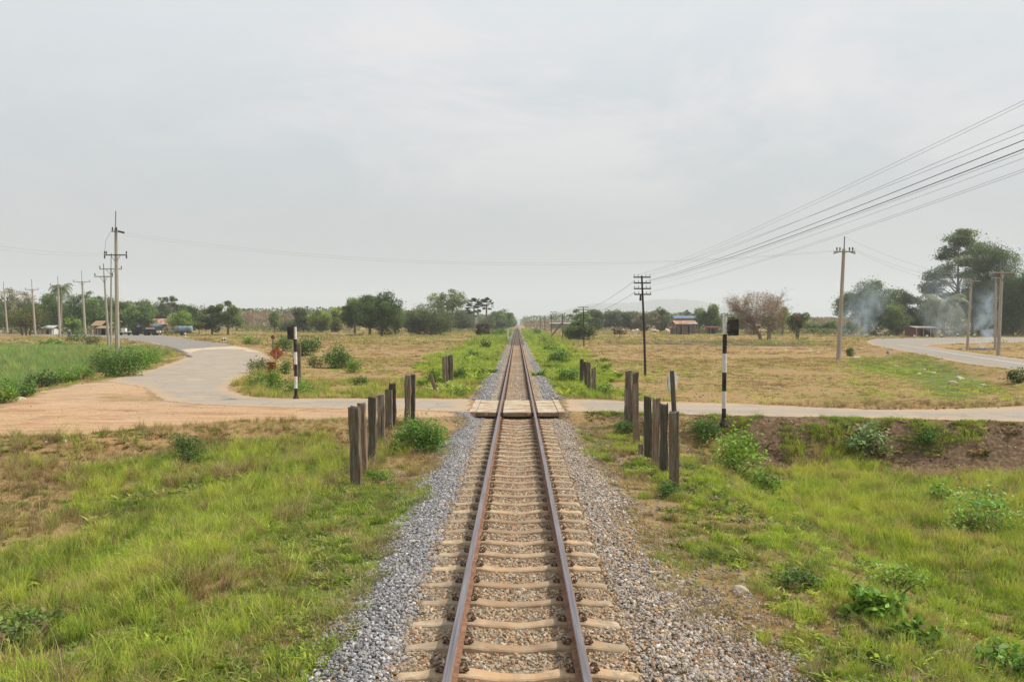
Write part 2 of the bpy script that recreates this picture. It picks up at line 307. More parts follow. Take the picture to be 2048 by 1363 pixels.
# ground
def ground_mat():
    m, t, o = new_mat('ground'); b = pbsdf(t, o, 0.95, 0.1)
    geo = t.nodes.new('ShaderNodeNewGeometry'); pos = geo.outputs['Position']
    z1 = t.nodes.new('ShaderNodeAttribute'); z1.attribute_name = 'z1'; z2 = t.nodes.new('ShaderNodeAttribute'); z2.attribute_name = 'z2'
    s1 = t.nodes.new('ShaderNodeSeparateColor'); L(t, z1.outputs['Color'], s1.inputs[0])
    s2 = t.nodes.new('ShaderNodeSeparateColor'); L(t, z2.outputs['Color'], s2.inputs[0])
    nb = noise(t, pos, 0.09, 5, 0.6, 0.6); nm = noise(t, pos, 0.9, 6, 0.65, 0.5); nf = noise(t, pos, 9, 6, 0.7); nff = noise(t, pos, 45, 4, 0.7)
    mpn = t.nodes.new('ShaderNodeMapping'); mpn.inputs['Scale'].default_value = (0.035, 0.16, 1); L(t, pos, mpn.inputs['Vector'])
    nw = noise(t, mpn.outputs[0], 1.0, 6, 0.6, 0.4)
    dry = ramp(t, nf.outputs['Fac'], [(0.25, (0.20, 0.115, 0.055)), (0.45, (0.31, 0.20, 0.095)), (0.7, (0.41, 0.30, 0.155))]).outputs[0]
    dry = mix(t, ramp(t, nw.outputs['Fac'], [(0.46, 0.0), (0.66, 0.7)]).outputs[0], dry, (0.27, 0.22, 0.09))
    dry = mix(t, ramp(t, nm.outputs['Fac'], [(0.48, 0.0), (0.66, 0.75)]).outputs[0], dry, (0.33, 0.185, 0.095))
    dry = mix(t, ramp(t, nb.outputs['Fac'], [(0.54, 0.0), (0.74, 0.5)]).outputs[0], dry, (0.20, 0.195, 0.07))
    grn = ramp(t, nf.outputs['Fac'], [(0.25, (0.06, 0.075, 0.02)), (0.5, (0.12, 0.16, 0.035)), (0.75, (0.22, 0.26, 0.06))]).outputs[0]
    can = ramp(t, nf.outputs['Fac'], [(0.25, (0.08, 0.12, 0.035)), (0.5, (0.17, 0.245, 0.07)), (0.75, (0.30, 0.36, 0.13))]).outputs[0]
    org = ramp(t, nf.outputs['Fac'], [(0.2, (0.36, 0.225, 0.13)), (0.5, (0.48, 0.315, 0.185)), (0.8, (0.59, 0.42, 0.27))]).outputs[0]
    mp2 = t.nodes.new('ShaderNodeMapping'); mp2.inputs['Scale'].default_value = (0.30, 0.85, 1); mp2.inputs['Rotation'].default_value = (0, 0, -0.12); L(t, pos, mp2.inputs['Vector'])
    ntk = noise(t, mp2.outputs[0], 1.0, 9, 0.72, 1.4)
    org = mix(t, ramp(t, ntk.outputs['Fac'], [(0.51, 0.0), (0.64, 0.85)]).outputs[0], org, (0.31, 0.175, 0.095))
    org = mix(t, ramp(t, nb.outputs['Fac'], [(0.48, 0.0), (0.64, 0.45)]).outputs[0], org, (0.40, 0.33, 0.25))
    org = mix(t, ramp(t, ntk.outputs['Fac'], [(0.30, 0.7), (0.44, 0.0)]).outputs[0], org, (0.56, 0.42, 0.29))
    brn = ramp(t, nf.outputs['Fac'], [(0.25, (0.06, 0.038, 0.024)), (0.48, (0.15, 0.098, 0.06)), (0.72, (0.31, 0.225, 0.15))]).outputs[0]
    bur = ramp(t, nm.outputs['Fac'], [(0.3, (0.03, 0.027, 0.026)), (0.7, (0.13, 0.115, 0.11))]).outputs[0]
    vor = t.nodes.new('ShaderNodeTexVoronoi'); vor.inputs['Scale'].default_value = 19; L(t, pos, vor.inputs['Vector'])
    tan = ramp(t, vor.outputs['Color'], [(0.1, (0.20, 0.14, 0.09)), (0.5, (0.33, 0.25, 0.17)), (0.9, (0.47, 0.40, 0.31))]).outputs[0]
    gry = ramp(t, vor.outputs['Color'], [(0.1, (0.15, 0.155, 0.165)), (0.5, (0.26, 0.265, 0.28)), (0.9, (0.42, 0.42, 0.43))]).outputs[0]
    bal = mix(t, z1.outputs['Alpha'], gry, tan)
    edge = ramp(t, vor.outputs['Distance'], [(0.35, 1.0), (0.75, 0.45)]).outputs[0]
    bal = mix(t, 1.0, bal, edge, 'MULTIPLY')
    def w(ch, soft=0.22, n=nm):
        a = math_(t, 'ADD', ch, math_(t, 'MULTIPLY', math_(t, 'SUBTRACT', n.outputs['Fac'], 0.5), 1.1))
        return ramp(t, a, [(0.5 - soft, 0.0), (0.5 + soft, 1.0)]).outputs[0]
    c = mix(t, w(s1.outputs[0], .25), dry, grn)
    c = mix(t, w(s2.outputs[2], .2), c, can)
    c = mix(t, w(s1.outputs[2], .2), c, brn)
    c = mix(t, w(s1.outputs[1], .16), c, org)
    c = mix(t, w(s2.outputs[1], .16), c, bur)
    c = mix(t, w(s2.outputs[0], .14, nf), c, bal)
    c = mix(t, 1.0, c, ramp(t, nff.outputs['Fac'], [(0.25, 0.68), (0.75, 1.25)]).outputs[0], 'MULTIPLY')
    L(t, c, b.inputs['Base Color'])
    bn = t.nodes.new('ShaderNodeBump'); bn.inputs['Strength'].default_value = 0.7; bn.inputs['Distance'].default_value = 0.06
    hh = math_(t, 'ADD', nf.outputs['Fac'], math_(t, 'MULTIPLY', nff.outputs['Fac'], 0.35)); L(t, hh, bn.inputs['Height']); L(t, bn.outputs[0], b.inputs['Normal'])
    return m
M['ground'] = ground_mat()

# ------------------------------------------------------------------ mesh helpers
def link(o, parent=None):
    COL.objects.link(o)
    if parent is not None: o.parent = parent
    return o
def tag(o, label=None, cat=None, group=None, kind=None):
    if label: o['label'] = label
    if cat: o['category'] = cat
    if group: o['group'] = group
    if kind: o['kind'] = kind
    return o
def empty(name, loc=(0, 0, 0), rz=0.0):
    o = bpy.data.objects.new(name, None); o.location = loc; o.rotation_euler = (0, 0, rz); o.empty_display_size = 0.3
    return link(o)
class MB:
    def __init__(s): s.v = []; s.f = []; s.m = []
    def add(s, vs, fs, mi=0):
        b = len(s.v); s.v += [tuple(v) for v in vs]; s.f += [tuple(i + b for i in f) for f in fs]; s.m += [mi] * len(fs)
    def box(s, c, d, rz=0.0, mi=0, mat=None):
        x, y, z = d[0] / 2, d[1] / 2, d[2] / 2
        vs = [Vector((a * x, b * y, e * z)) for e in (-1, 1) for b in (-1, 1) for a in (-1, 1)]
        mt = mat or Matrix.Rotation(rz, 3, 'Z'); vs = [mt @ v + Vector(c) for v in vs]
        s.add(vs, [(0, 2, 3, 1), (4, 5, 7, 6), (0, 1, 5, 4), (2, 6, 7, 3), (0, 4, 6, 2), (1, 3, 7, 5)], mi)
    def tube(s, pts, rad, n=6, mi=0, cap=True):
        pts = [Vector(p) for p in pts]; k = len(pts); rad = rad if hasattr(rad, '__len__') else [rad] * k
        rings = []; up = None
        for i in range(k):
            d = (pts[min(i + 1, k - 1)] - pts[max(i - 1, 0)]).normalized()
            if up is None: up = d.orthogonal().normalized()
            up = (up - d * up.dot(d)); up = up.normalized() if up.length > 1e-6 else d.orthogonal().normalized()
            sd = d.cross(up)
            rings.append([pts[i] + (up * math.cos(6.28318 * j / n) + sd * math.sin(6.28318 * j / n)) * rad[i] for j in range(n)])
        vs = [v for r in rings for v in r]; fs = []
        for i in range(k - 1):
            for j in range(n): fs.append((i * n + j, i * n + (j + 1) % n, (i + 1) * n + (j + 1) % n, (i + 1) * n + j))
        if cap: fs.append(tuple(range(n))[::-1]); fs.append(tuple((k - 1) * n + j for j in range(n)))
        s.add(vs, fs, mi)
    def mesh(s, name, mats):
        me = bpy.data.meshes.new(name); me.from_pydata(s.v, [], s.f)
        for m in (mats if isinstance(mats, (list, tuple)) else [mats]): me.materials.append(m)
        if any(s.m): me.polygons.foreach_set('material_index', s.m)
        me.update(); return me
    def build(s, name, mats, parent=None, loc=None, smooth=False):
        me = s.mesh(name, mats)
        if smooth: me.polygons.foreach_set('use_smooth', [True] * len(me.polygons))
        o = bpy.data.objects.new(name, me)
        if loc is not None: o.location = loc
        return link(o, parent)
def quads_mesh(name, V, col, mat, k=4):
    """V (n,k,3) faces, col (n,3) per face"""
    n = len(V); me = bpy.data.meshes.new(name)
    me.vertices.add(n * k); me.vertices.foreach_set('co', V.astype(np.float32).ravel())
    me.loops.add(n * k); me.loops.foreach_set('vertex_index', np.arange(n * k, dtype=np.int32))
    me.polygons.add(n); me.polygons.foreach_set('loop_start', np.arange(0, n * k, k, dtype=np.int32)); me.polygons.foreach_set('loop_total', np.full(n, k, np.int32))
    me.update(calc_edges=True)
    a = me.attributes.new('col', 'FLOAT_COLOR', 'POINT')
    c4 = np.ones((n, k, 4), np.float32); c4[:, :, :3] = col[:, None, :]; a.data.foreach_set('color', c4.ravel())
    me.materials.append(mat); return me
def rnd_dirs(n, rg=RNG):
    v = rg.normal(size=(n, 3)); return v / np.linalg.norm(v, axis=1, keepdims=True)
def leaves(C, size, col, var=0.25, upb=0.5, aspect=0.5, rg=RNG, droop=0.0):
    """rhombic leaves centred on C"""
    n = len(C); nrm = rnd_dirs(n, rg); nrm[:, 2] = np.abs(nrm[:, 2]) + upb; nrm /= np.linalg.norm(nrm, axis=1, keepdims=True)
    a = rnd_dirs(n, rg); a[:, 2] -= droop; a -= nrm * (a * nrm).sum(1, keepdims=True); a /= np.linalg.norm(a, axis=1, keepdims=True) + 1e-9
    b = np.cross(nrm, a); s = size * (0.6 + 0.8 * rg.random((n, 1)))
    V = np.stack([C - a * s * .5, C + b * s * aspect * .5 + a * s * .05, C + a * s * .5, C - b * s * aspect * .5 + a * s * .05], 1)
    V[:, 1] += nrm * s * .08; V[:, 3] += nrm * s * .08
    c = np.asarray(col)[None, :] * (1 + var * (rg.random((n, 1)) * 2 - 1)); c = c * (1 + 0.12 * (rg.random((n, 3)) * 2 - 1))
    return V, c

# ------------------------------------------------------------------ ground sheet
def axis_pts(lo, hi, fine, growth, start=0.0):
    out_ = [start]; s = fine
    while out_[-1] < hi: out_.append(out_[-1] + s); s = fine + growth * max(0, out_[-1] - start)
    return np.array(out_)
ys = [3.0]
while ys[-1] < 9000:
    y = ys[-1]; ys.append(y + (0.14 if y < 31 else 0.14 + (y - 31) * 0.022))
ys = np.array(ys)
xs = [0.0]
while xs[-1] < 7000:
    x = xs[-1]; xs.append(x + (0.13 if x < 7 else 0.13 + (x - 7) * 0.024))
xs = np.array(xs); xs = np.concatenate([-xs[::-1], xs[1:]])
XX, YY = np.meshgrid(xs, ys); X1, Y1 = XX.ravel(), YY.ravel(); Z1 = Hf(X1, Y1)
nx, ny = len(xs), len(ys)
def zone(polys, soft=0.5, X=None, Y=None, warp=0.0):
    X = X1 if X is None else X; Y = Y1 if Y is None else Y
    w = np.zeros(X.shape)
    wob = (fbm(X * .8 + 3, Y * .8, 4) - .5) * 2.6 * np.clip(Y / 14, .7, 3)
    for p in polys:
        d = sdist(X, Y, p) + wob * warp; w = np.maximum(w, 1 - sm(d, -soft, soft))
    return w
zg = -0.75
G1 = poly([(-500, 1250), (-100, 1200), (0, 1150), (90, 1060), (170, 1010), (260, 965), (340, 955), (430, 955), (560, 990), (600, 1010), (540, 1080), (480, 1140), (440, 1230), (450, 1363), (300, 1500), (-500, 1500)], zg)
G2 = poly([(540, 985), (640, 930), (700, 960), (780, 985), (850, 1000), (865, 1030), (790, 1090), (745, 1170), (650, 1230), (590, 1290), (600, 1420), (440, 1420), (440, 1230), (480, 1140), (540, 1080)], -0.5)
G3 = poly([(420, 912), (500, 885), (640, 880), (690, 893), (700, 930), (640, 948), (560, 955), (440, 938)], -0.4)
GR1 = poly([(1570, 940), (1680, 925), (1780, 925), (1900, 945), (2048, 965), (2600, 1000), (2600, 1340), (2048, 1190), (1850, 1120), (1720, 1080), (1610, 1030)], -1.1)
GR2 = poly([(1180, 880), (1250, 880), (1330, 960), (1400, 930), (1450, 880), (1560, 930), (1620, 1010), (1720, 1070), (1850, 1090), (2048, 1110), (2600, 1250), (2600, 1500), (1650, 1500), (1600, 1300), (1500, 1230), (1420, 1190), (1370, 1110), (1300, 1010), (1210, 930)], -0.7)
GS1 = poly([(850, 796), (860, 745), (900, 712), (945, 690), (1000, 664), (1030, 652), (1018, 664), (992, 700), (970, 735), (945, 770), (900, 790)], -0.4)
GS2 = poly([(1042, 655), (1060, 658), (1090, 672), (1130, 695), (1180, 740), (1250, 796), (1140, 796), (1120, 770), (1085, 730), (1063, 695)], -0.4)
CANE = poly([(-900, 830), (-100, 800), (20, 780), (150, 752), (250, 728), (330, 712), (300, 700), (215, 690), (120, 683), (0, 682), (-900, 684)], -0.35)
GRF = poly([(1690, 712), (1760, 712), (1850, 722), (1990, 762), (2000, 775), (1930, 795), (1870, 788), (1800, 752), (1740, 738), (1690, 728)], -0.4)
DARKW = poly([(-300, 1240), (0, 1245), (90, 1255), (130, 1310), (120, 1400), (-300, 1400)], zg)
BURN = poly([(1120, 687), (1240, 683), (1400, 681), (1560, 684), (1700, 687), (1700, 690), (1560, 692), (1400, 690), (1250, 688)], -0.5)
BROWN = poly([(1150, 828), (1250, 832), (1440, 838), (1700, 842), (2048, 848), (2700, 850), (2700, 1000), (2048, 955), (1900, 940), (1760, 920), (1640, 930), (1560, 925), (1480, 880), (1350, 865), (1200, 870)], -0.5)
green = zone([G1, G2], 0.5, warp=1) ; green = np.maximum(green, zone([G3], 0.5) * .9); green = np.maximum(green, zone([GR1], .5, warp=1)); green = np.maximum(green, 0.38 * zone([GR2], 0.5, warp=1))
green = np.maximum(green, .85 * zone([GS1, GS2], 1.2)); green = np.maximum(green, 0.16 * (1 - sm(Y1, 24, 26))); green = np.maximum(green, 0.75 * zone([GRF], 1.0))
green = np.maximum(green, 0.3 * sm(Y1, 400, 900))
BROKEN = poly([(205, 796), (260, 789), (318, 790), (330, 797), (316, 805), (240, 806)])
TRK = poly([(0, 862), (110, 856), (200, 845), (205, 850), (120, 862), (0, 868)])
orange = np.maximum(zone([APRON], 0.5, warp=.25), 1.0 * zone([DIRT_R], 0.3)); orange = np.maximum(orange, 0.62 * zone([ROAD_A, ROAD_L], 2.2)); orange = np.maximum(orange, .6 * zone([ROAD_R], 0.7))
brown = np.maximum(zone([BROWN], 0.45, warp=.3), .8 * zone([DARKW], .3, warp=.6)); 
orange = orange * (1 - .55 * zone([BROKEN, TRK], .5, warp=.5))
bw = 1.4 + 0.42 * (fbm(Y1 * 0.35, Y1 * 0 + 5, 3) - .5) * 2
bwR = 1.42 + 0.35 * (fbm(Y1 * 0.35, Y1 * 0 + 15, 3) - .5) * 2 + 0.6 * (1 - sm(Y1, 7, 11))
bal = np.where(X1 < 0, 1 - sm(-X1, bw - .35, bw + .35), 1 - sm(X1, bwR - .35, bwR + .35))
bal = np.maximum(bal, 0.45 * zone([poly([(1300, 1010), (1420, 1180), (1560, 1290), (1650, 1500), (1350, 1500), (1250, 1100)], -0.5)], 0.5))
tanw = np.where(Y1 < 26, sm(X1, -1.15, -0.85), (1 - sm(np.abs(X1), 0.9, 1.1)) * .35)
burnt = zone([BURN], 1.5) * .9
cane = zone([CANE], 1.5)
me = bpy.data.meshes.new('ground'); me.vertices.add(len(X1)); me.vertices.foreach_set('co', np.stack([X1, Y1, Z1], 1).astype(np.float32).ravel())
ii = (np.arange(ny - 1)[:, None] * nx + np.arange(nx - 1)[None, :]).ravel(); qs = np.stack([ii, ii + 1, ii + nx + 1, ii + nx], 1).astype(np.int32)
me.loops.add(qs.size); me.loops.foreach_set('vertex_index', qs.ravel()); me.polygons.add(len(qs)); me.polygons.foreach_set('loop_start', np.arange(0, qs.size, 4, dtype=np.int32)); me.polygons.foreach_set('loop_total', np.full(len(qs), 4, np.int32))
me.update(calc_edges=True); me.polygons.foreach_set('use_smooth', np.ones(len(qs), bool))
for nm_, arr in (('z1', (green, orange, brown, tanw)), ('z2', (bal, burnt, cane, np.ones_like(X1)))):
    a = me.attributes.new(nm_, 'FLOAT_COLOR', 'POINT'); a.data.foreach_set('color', np.stack(arr, 1).astype(np.float32).ravel())
me.materials.append(M['ground']); go = link(bpy.data.objects.new('ground', me)); tag(go, kind='structure')

# ------------------------------------------------------------------ roads: sheets with ragged edges
from mathutils.geometry import tessellate_polygon
def rag(pl, step=0.6, amp=0.12, seed=1, keep=None):
    o_ = []; rg = random.Random(seed)
    for i in range(len(pl)):
        a = Vector(pl[i]); b = Vector(pl[(i + 1) % len(pl)]); n = min(40, max(1, int((b - a).length / step)))
        nn = Vector((-(b - a).y, (b - a).x)); nn = nn.normalized() if nn.length else nn
        for k in range(n):
            p = a.lerp(b, k / n); q = amp * (rg.random() - .5) * 2 * (1 + p.y * 0.01)
            if keep and keep(p): q = 0
            o_.append((p.x + nn.x * q, p.y + nn.y * q))
    return o_
def sheet(name, pl, z, thick, mat, parent=None, kind=None):
    vs = [Vector((a, b, z)) for a, b in pl]; tr = tessellate_polygon([vs]); n = len(vs)
    mb = MB(); fs = [tuple(t) for t in tr]
    def up(f):
        a, b, c = (vs[i] for i in f); return f if (b - a).cross(c - a).z > 0 else f[::-1]
    mb.add(vs + [v - Vector((0, 0, thick)) for v in vs], [up(f) for f in fs] + [(i, (i + 1) % n, (i + 1) % n + n, i + n) for i in range(n)])
    o = mb.build(name, mat, parent)
    if kind: o['kind'] = kind
    return o
def grid_sheet(name, pl, z, mat):
    x0, y0 = pl.min(0) - 1; x1, y1 = pl.max(0) + 1
    gx = xs[(xs >= x0) & (xs <= x1)]; gy = ys[(ys >= y0) & (ys <= y1)]; A, B = np.meshgrid(gx, gy); d = sdist(A.ravel(), B.ravel(), pl).reshape(A.shape)
    cell = np.minimum(np.minimum(d[:-1, :-1], d[1:, :-1]), np.minimum(d[:-1, 1:], d[1:, 1:])) < .42
    cell &= (np.abs(A[:-1, :-1] + A[1:, 1:]) / 2 > 1.47) | (B[:-1, :-1] > 40)
    idx = np.arange(A.size).reshape(A.shape); q = np.stack([idx[:-1, :-1][cell], idx[:-1, 1:][cell], idx[1:, 1:][cell], idx[1:, :-1][cell]], 1)
    used, inv = np.unique(q, return_inverse=True); q = inv.reshape(q.shape)
    co = np.stack([A.ravel()[used], B.ravel()[used], np.full(len(used), z)], 1); me = bpy.data.meshes.new(name)
    me.vertices.add(len(co)); me.vertices.foreach_set('co', co.astype(np.float32).ravel()); me.loops.add(q.size); me.loops.foreach_set('vertex_index', q.astype(np.int32).ravel())
    me.polygons.add(len(q)); me.polygons.foreach_set('loop_start', np.arange(0, q.size, 4, dtype=np.int32)); me.polygons.foreach_set('loop_total', np.full(len(q), 4, np.int32)); me.update(calc_edges=True)
    a = me.attributes.new('edge', 'FLOAT', 'POINT'); a.data.foreach_set('value', d.ravel()[used].astype(np.float32)); me.materials.append(mat)
    o = link(bpy.data.objects.new(name, me)); o['kind'] = 'structure'; return o
grid_sheet('road', ROAD_L, 0.0, M['road']); grid_sheet('road', ROAD_R, 0.0, M['road']); grid_sheet('road', ROAD_A, 0.0, M['asphalt_road'])
# asphalt of the main road laid over the bend on the left
MAIN = poly([(470, 691.5), (430, 685.4), (400, 681.5), (350, 674), (300, 669.6), (230, 667), (150, 665), (80, 663.2), (0, 662), (-200, 659.5), (-200, 663.5), (0, 667), (80, 669.5), (150, 672), (205, 674.5), (245, 677.5), (295, 683.5), (322, 688.5), (345, 694.5), (360, 700), (385, 697), (430, 693)])
sheet('asphalt_surface', rag(MAIN, 2, .1, 4), 0.008, 0.004, M['asphalt'], kind='structure')
sheet('asphalt_patch', rag(poly([(360, 700.5), (385, 697.5), (430, 694), (470, 692), (500, 697), (522, 705), (505, 703.5), (480, 699), (440, 698), (400, 700), (378, 707)]), 1, .3, 5), 0.012, 0.004, M['cream'], kind='structure')
sheet('road_crack', rag(poly([(330, 691), (352, 697), (370, 704), (384, 714), (380, 714.5), (364, 706), (345, 698.5), (328, 692)]), 1, .15, 6), 0.016, 0.004, M['crack'], kind='structure')
sheet('edge_line', [tuple(p) for p in poly([(245, 677.2), (295, 683), (322, 688), (321, 688.8), (294, 683.8), (244, 678)])], 0.012, 0.004, M['line'], kind='structure')
sheet('edge_line', [tuple(p) for p in poly([(1795, 688.5), (1850, 696), (1921, 708.5), (2048, 727), (2300, 760), (2300, 762.5), (2048, 729), (1921, 709.8), (1850, 697), (1795, 689.2)])], 0.006, 0.004, M['line'], kind='structure')
sheet('edge_line', [tuple(p) for p in poly([(1870, 686.5), (1960, 683.6), (2048, 682.6), (2500, 680), (2500, 681), (2048, 683.3), (1960, 684.3), (1870, 687.2)])], 0.006, 0.004, M['line'], kind='structure')

# ------------------------------------------------------------------ railway track
track = tag(empty('railway_track', (0, 0, 0)), 'single rusty narrow track on concrete sleepers running straight to the horizon', 'railway track', kind='structure')
m_, t_, o_ = new_mat('rail_steel_worn'); b_ = pbsdf(t_, o_, 0.38, 0.5, 0.55)
tcn = t_.nodes.new('ShaderNodeTexCoord'); mpn = t_.nodes.new('ShaderNodeMapping'); mpn.inputs['Scale'].default_value = (60, .8, 1); L(t_, tcn.outputs['Object'], mpn.inputs['Vector'])
n_ = noise(t_, mpn.outputs[0], 1.0, 4, .6)
L(t_, ramp(t_, n_.outputs['Fac'], [(0.35, (0.13, 0.115, 0.13)), (0.65, (0.27, 0.25, 0.27))]).outputs[0], b_.inputs['Base Color']); M['railtop'] = m_
M['railside'] = simple('rail_rust', (0.26, 0.14, 0.085), 0.85, 0.4, 9, c2=(0.12, 0.065, 0.042), bump=0.15)
def rail(x0):
    prof = [(-.036, 0), (-.034, -.006), (-.036, -.03), (-.010, -.045), (-.008, -.125), (-.062, -.137), (-.062, -.150), (.062, -.150), (.062, -.137), (.008, -.125), (.010, -.045), (.036, -.03), (.034, -.006), (.036, 0)]
    prof = [(-.030, 0), (-.037, -.007), (-.037, -.032), (-.010, -.045), (-.008, -.125), (-.062, -.137), (-.062, -.150), (.062, -.150), (.062, -.137), (.008, -.125), (.010, -.045), (.037, -.032), (.037, -.007), (.030, 0)]
    yy = [2, 30, 120, 1600]; n = len(prof); mb = MB()
    vs = [(x0 + p[0], y, p[1]) for y in yy for p in prof]; fs = []; mi = []
    for i in range(len(yy) - 1):
        for j in range(n):
            k = (j + 1) % n; fs.append((i * n + j, (i + 1) * n + j, (i + 1) * n + k, i * n + k)); mi.append(1 if j in (13,) else 0)
    mb.v = vs; mb.f = fs; mb.m = mi
    return mb.build('rail', [M['railside'], M['railtop']], track)
rail(-.535); rail(.535)
def sleeper_mesh(seed=0):
    rg = random.Random(seed)
    st = [(-1.0, .06, -.200), (-.97, .072, -.186), (-.8, .080, -.178), (-.66, .090, -.157), (-.42, .090, -.157), (-.3, .080, -.174), (-.15, .072, -.191), (0, .070, -.196)]
    st = st + [(-a, b, c) for a, b, c in st[-2::-1]]
    mb = MB(); n = 6; vs = []
    for x, hw, z in st:
        if abs(x) > .7 or abs(x) < .35: hw += rg.uniform(-.012, .01); z += rg.uniform(-.008, .004)
        vs += [(x, -hw - .03, -.32), (x, -hw, z - .012), (x, -hw + .015, z), (x, hw - .015, z), (x, hw, z - .012), (x, hw + .03, -.32)]
    fs = []
    for i in range(len(st) - 1):
        for j in range(n - 1): fs.append((i * n + j, i * n + j + 1, (i + 1) * n + j + 1, (i + 1) * n + j))
    fs.append(tuple(range(n))); fs.append(tuple((len(st) - 1) * n + j for j in range(n))[::-1])
    fs = [f[::-1] for f in fs]
    mb.add(vs, fs); return mb.mesh('sleeper', M['conc'])
def clip_mesh():
    mb = MB(); r = .0105; pts = []
    # spring clip: leg along the rail, loop standing up, toe pressing on the rail foot (rail is towards -x)
    pts += [(.052, -.055, .012), (.052, .03, .014)]
    for k in range(0, 9):
        a = -0.2 + k * (math.pi + 0.35) / 8; pts.append((.018 + .036 * math.cos(a), .045 + .012 * math.sin(a), .022 + .042 * max(0, math.sin(a))))
    pts += [(-.022, .02, .016), (-.024, -.03, .012)]
    mb.tube(pts, r, 6); mb.box((.05, 0, .008), (.035, .05, .022)); mb.box((-.012, 0, -.004), (.09, .1, .014))
    # second loop, back side
    p2 = [(.05 + .028 * math.cos(a), -.05, .015 + .034 * math.sin(a)) for a in [k * math.pi / 6 for k in range(7)]]
    mb.tube(p2, r, 5)
    return mb.mesh('rail_clip', M['clip'])
SLMS, CLM = [sleeper_mesh(q) for q in range(9)], clip_mesh()
SP = 0.586
ynear = [6.73 + SP * k for k in range(-4, 32)]; ynear = [y for y in ynear if y < 24.75]
yfar = [29.35 + SP * k for k in range(0, 130)]
for y in ynear + yfar:
    s = bpy.data.objects.new('sleeper', random.choice(SLMS)); s.location = (random.uniform(-.012, .012), y + random.uniform(-.012, .012), random.uniform(-.004, .002)); s.rotation_euler = (0, 0, random.uniform(-.008, .008)); link(s, track)
    if y < 25:
        for rx in (-.535, .535):
            for sd in (-1, 1):
                c = bpy.data.objects.new('rail_clip', CLM); c.location = (rx + sd * .082, 0, -.150); c.rotation_euler = (random.uniform(-.1, .1), 0, (0 if sd > 0 else math.pi) + random.uniform(-.15, .15)); c.scale = [random.uniform(.70, .82)] * 3; link(c, s)
mb = MB()
for k in range(130, 700):
    y = 29.35 + SP * k
    mb.box((0, y, -.24), (1.9, .14, .12))
for k in range(0, 500):
    y = 29.35 + SP * k
    for x in (-.617, -.453, .453, .617): mb.box((x, y, -.135), (.07, .11, .04), mi=1)
o = mb.build('distant_sleepers_and_clips', [M['conc_far'], M['clip']], track); tag(o, kind='stuff')

# level crossing deck
deck = tag(empty('crossing_deck', (0, 0, 0)), 'concrete slabs set between and beside the rails where the road crosses', 'crossing deck')
yb = [25.0, 25.98, 26.96, 27.94, 28.92]
for x0, x1 in ((-1.25, -.63), (-.435, .435), (.63, 1.25)):
    for i in range(4):
        mb = MB(); g = .016 if not (x0 > .5 and i in (2, 3)) else .04
        w, d = x1 - x0, yb[i + 1] - yb[i] - 2 * g; cx, cy = (x0 + x1) / 2, (yb[i] + yb[i + 1]) / 2
        t_z = -.008 - random.uniform(0, .008)
        mb.box((cx, cy, t_z - .012), (w - .02, d - .02, .024)); mb.box((cx, cy, t_z - .078), (w, d, .108), mi=1)
        mb.build('concrete_slab', [M['slab'], M['slab_dark']], deck)
for x in (-1.36, 1.36):
    mb = MB(); mb.box((x, 26.96, -.085), (.2, 3.96, .17)); mb.build('edge_beam', M['slab'], deck)
for x in (-.475, .475, -.60, .60):
    mb = MB(); mb.box((x, 26.96, -.075), (.022, 3.9, .13)); mb.build('guard_angle', M['rustdk'], deck)
for x in (-.93, -.36, .36, .74):
    mb = MB(); mb.tube([(x, 24.97, -.075), (x, 25.05, -.075)], .04, 8); mb.build('bolt_pipe', M['conc'], deck)

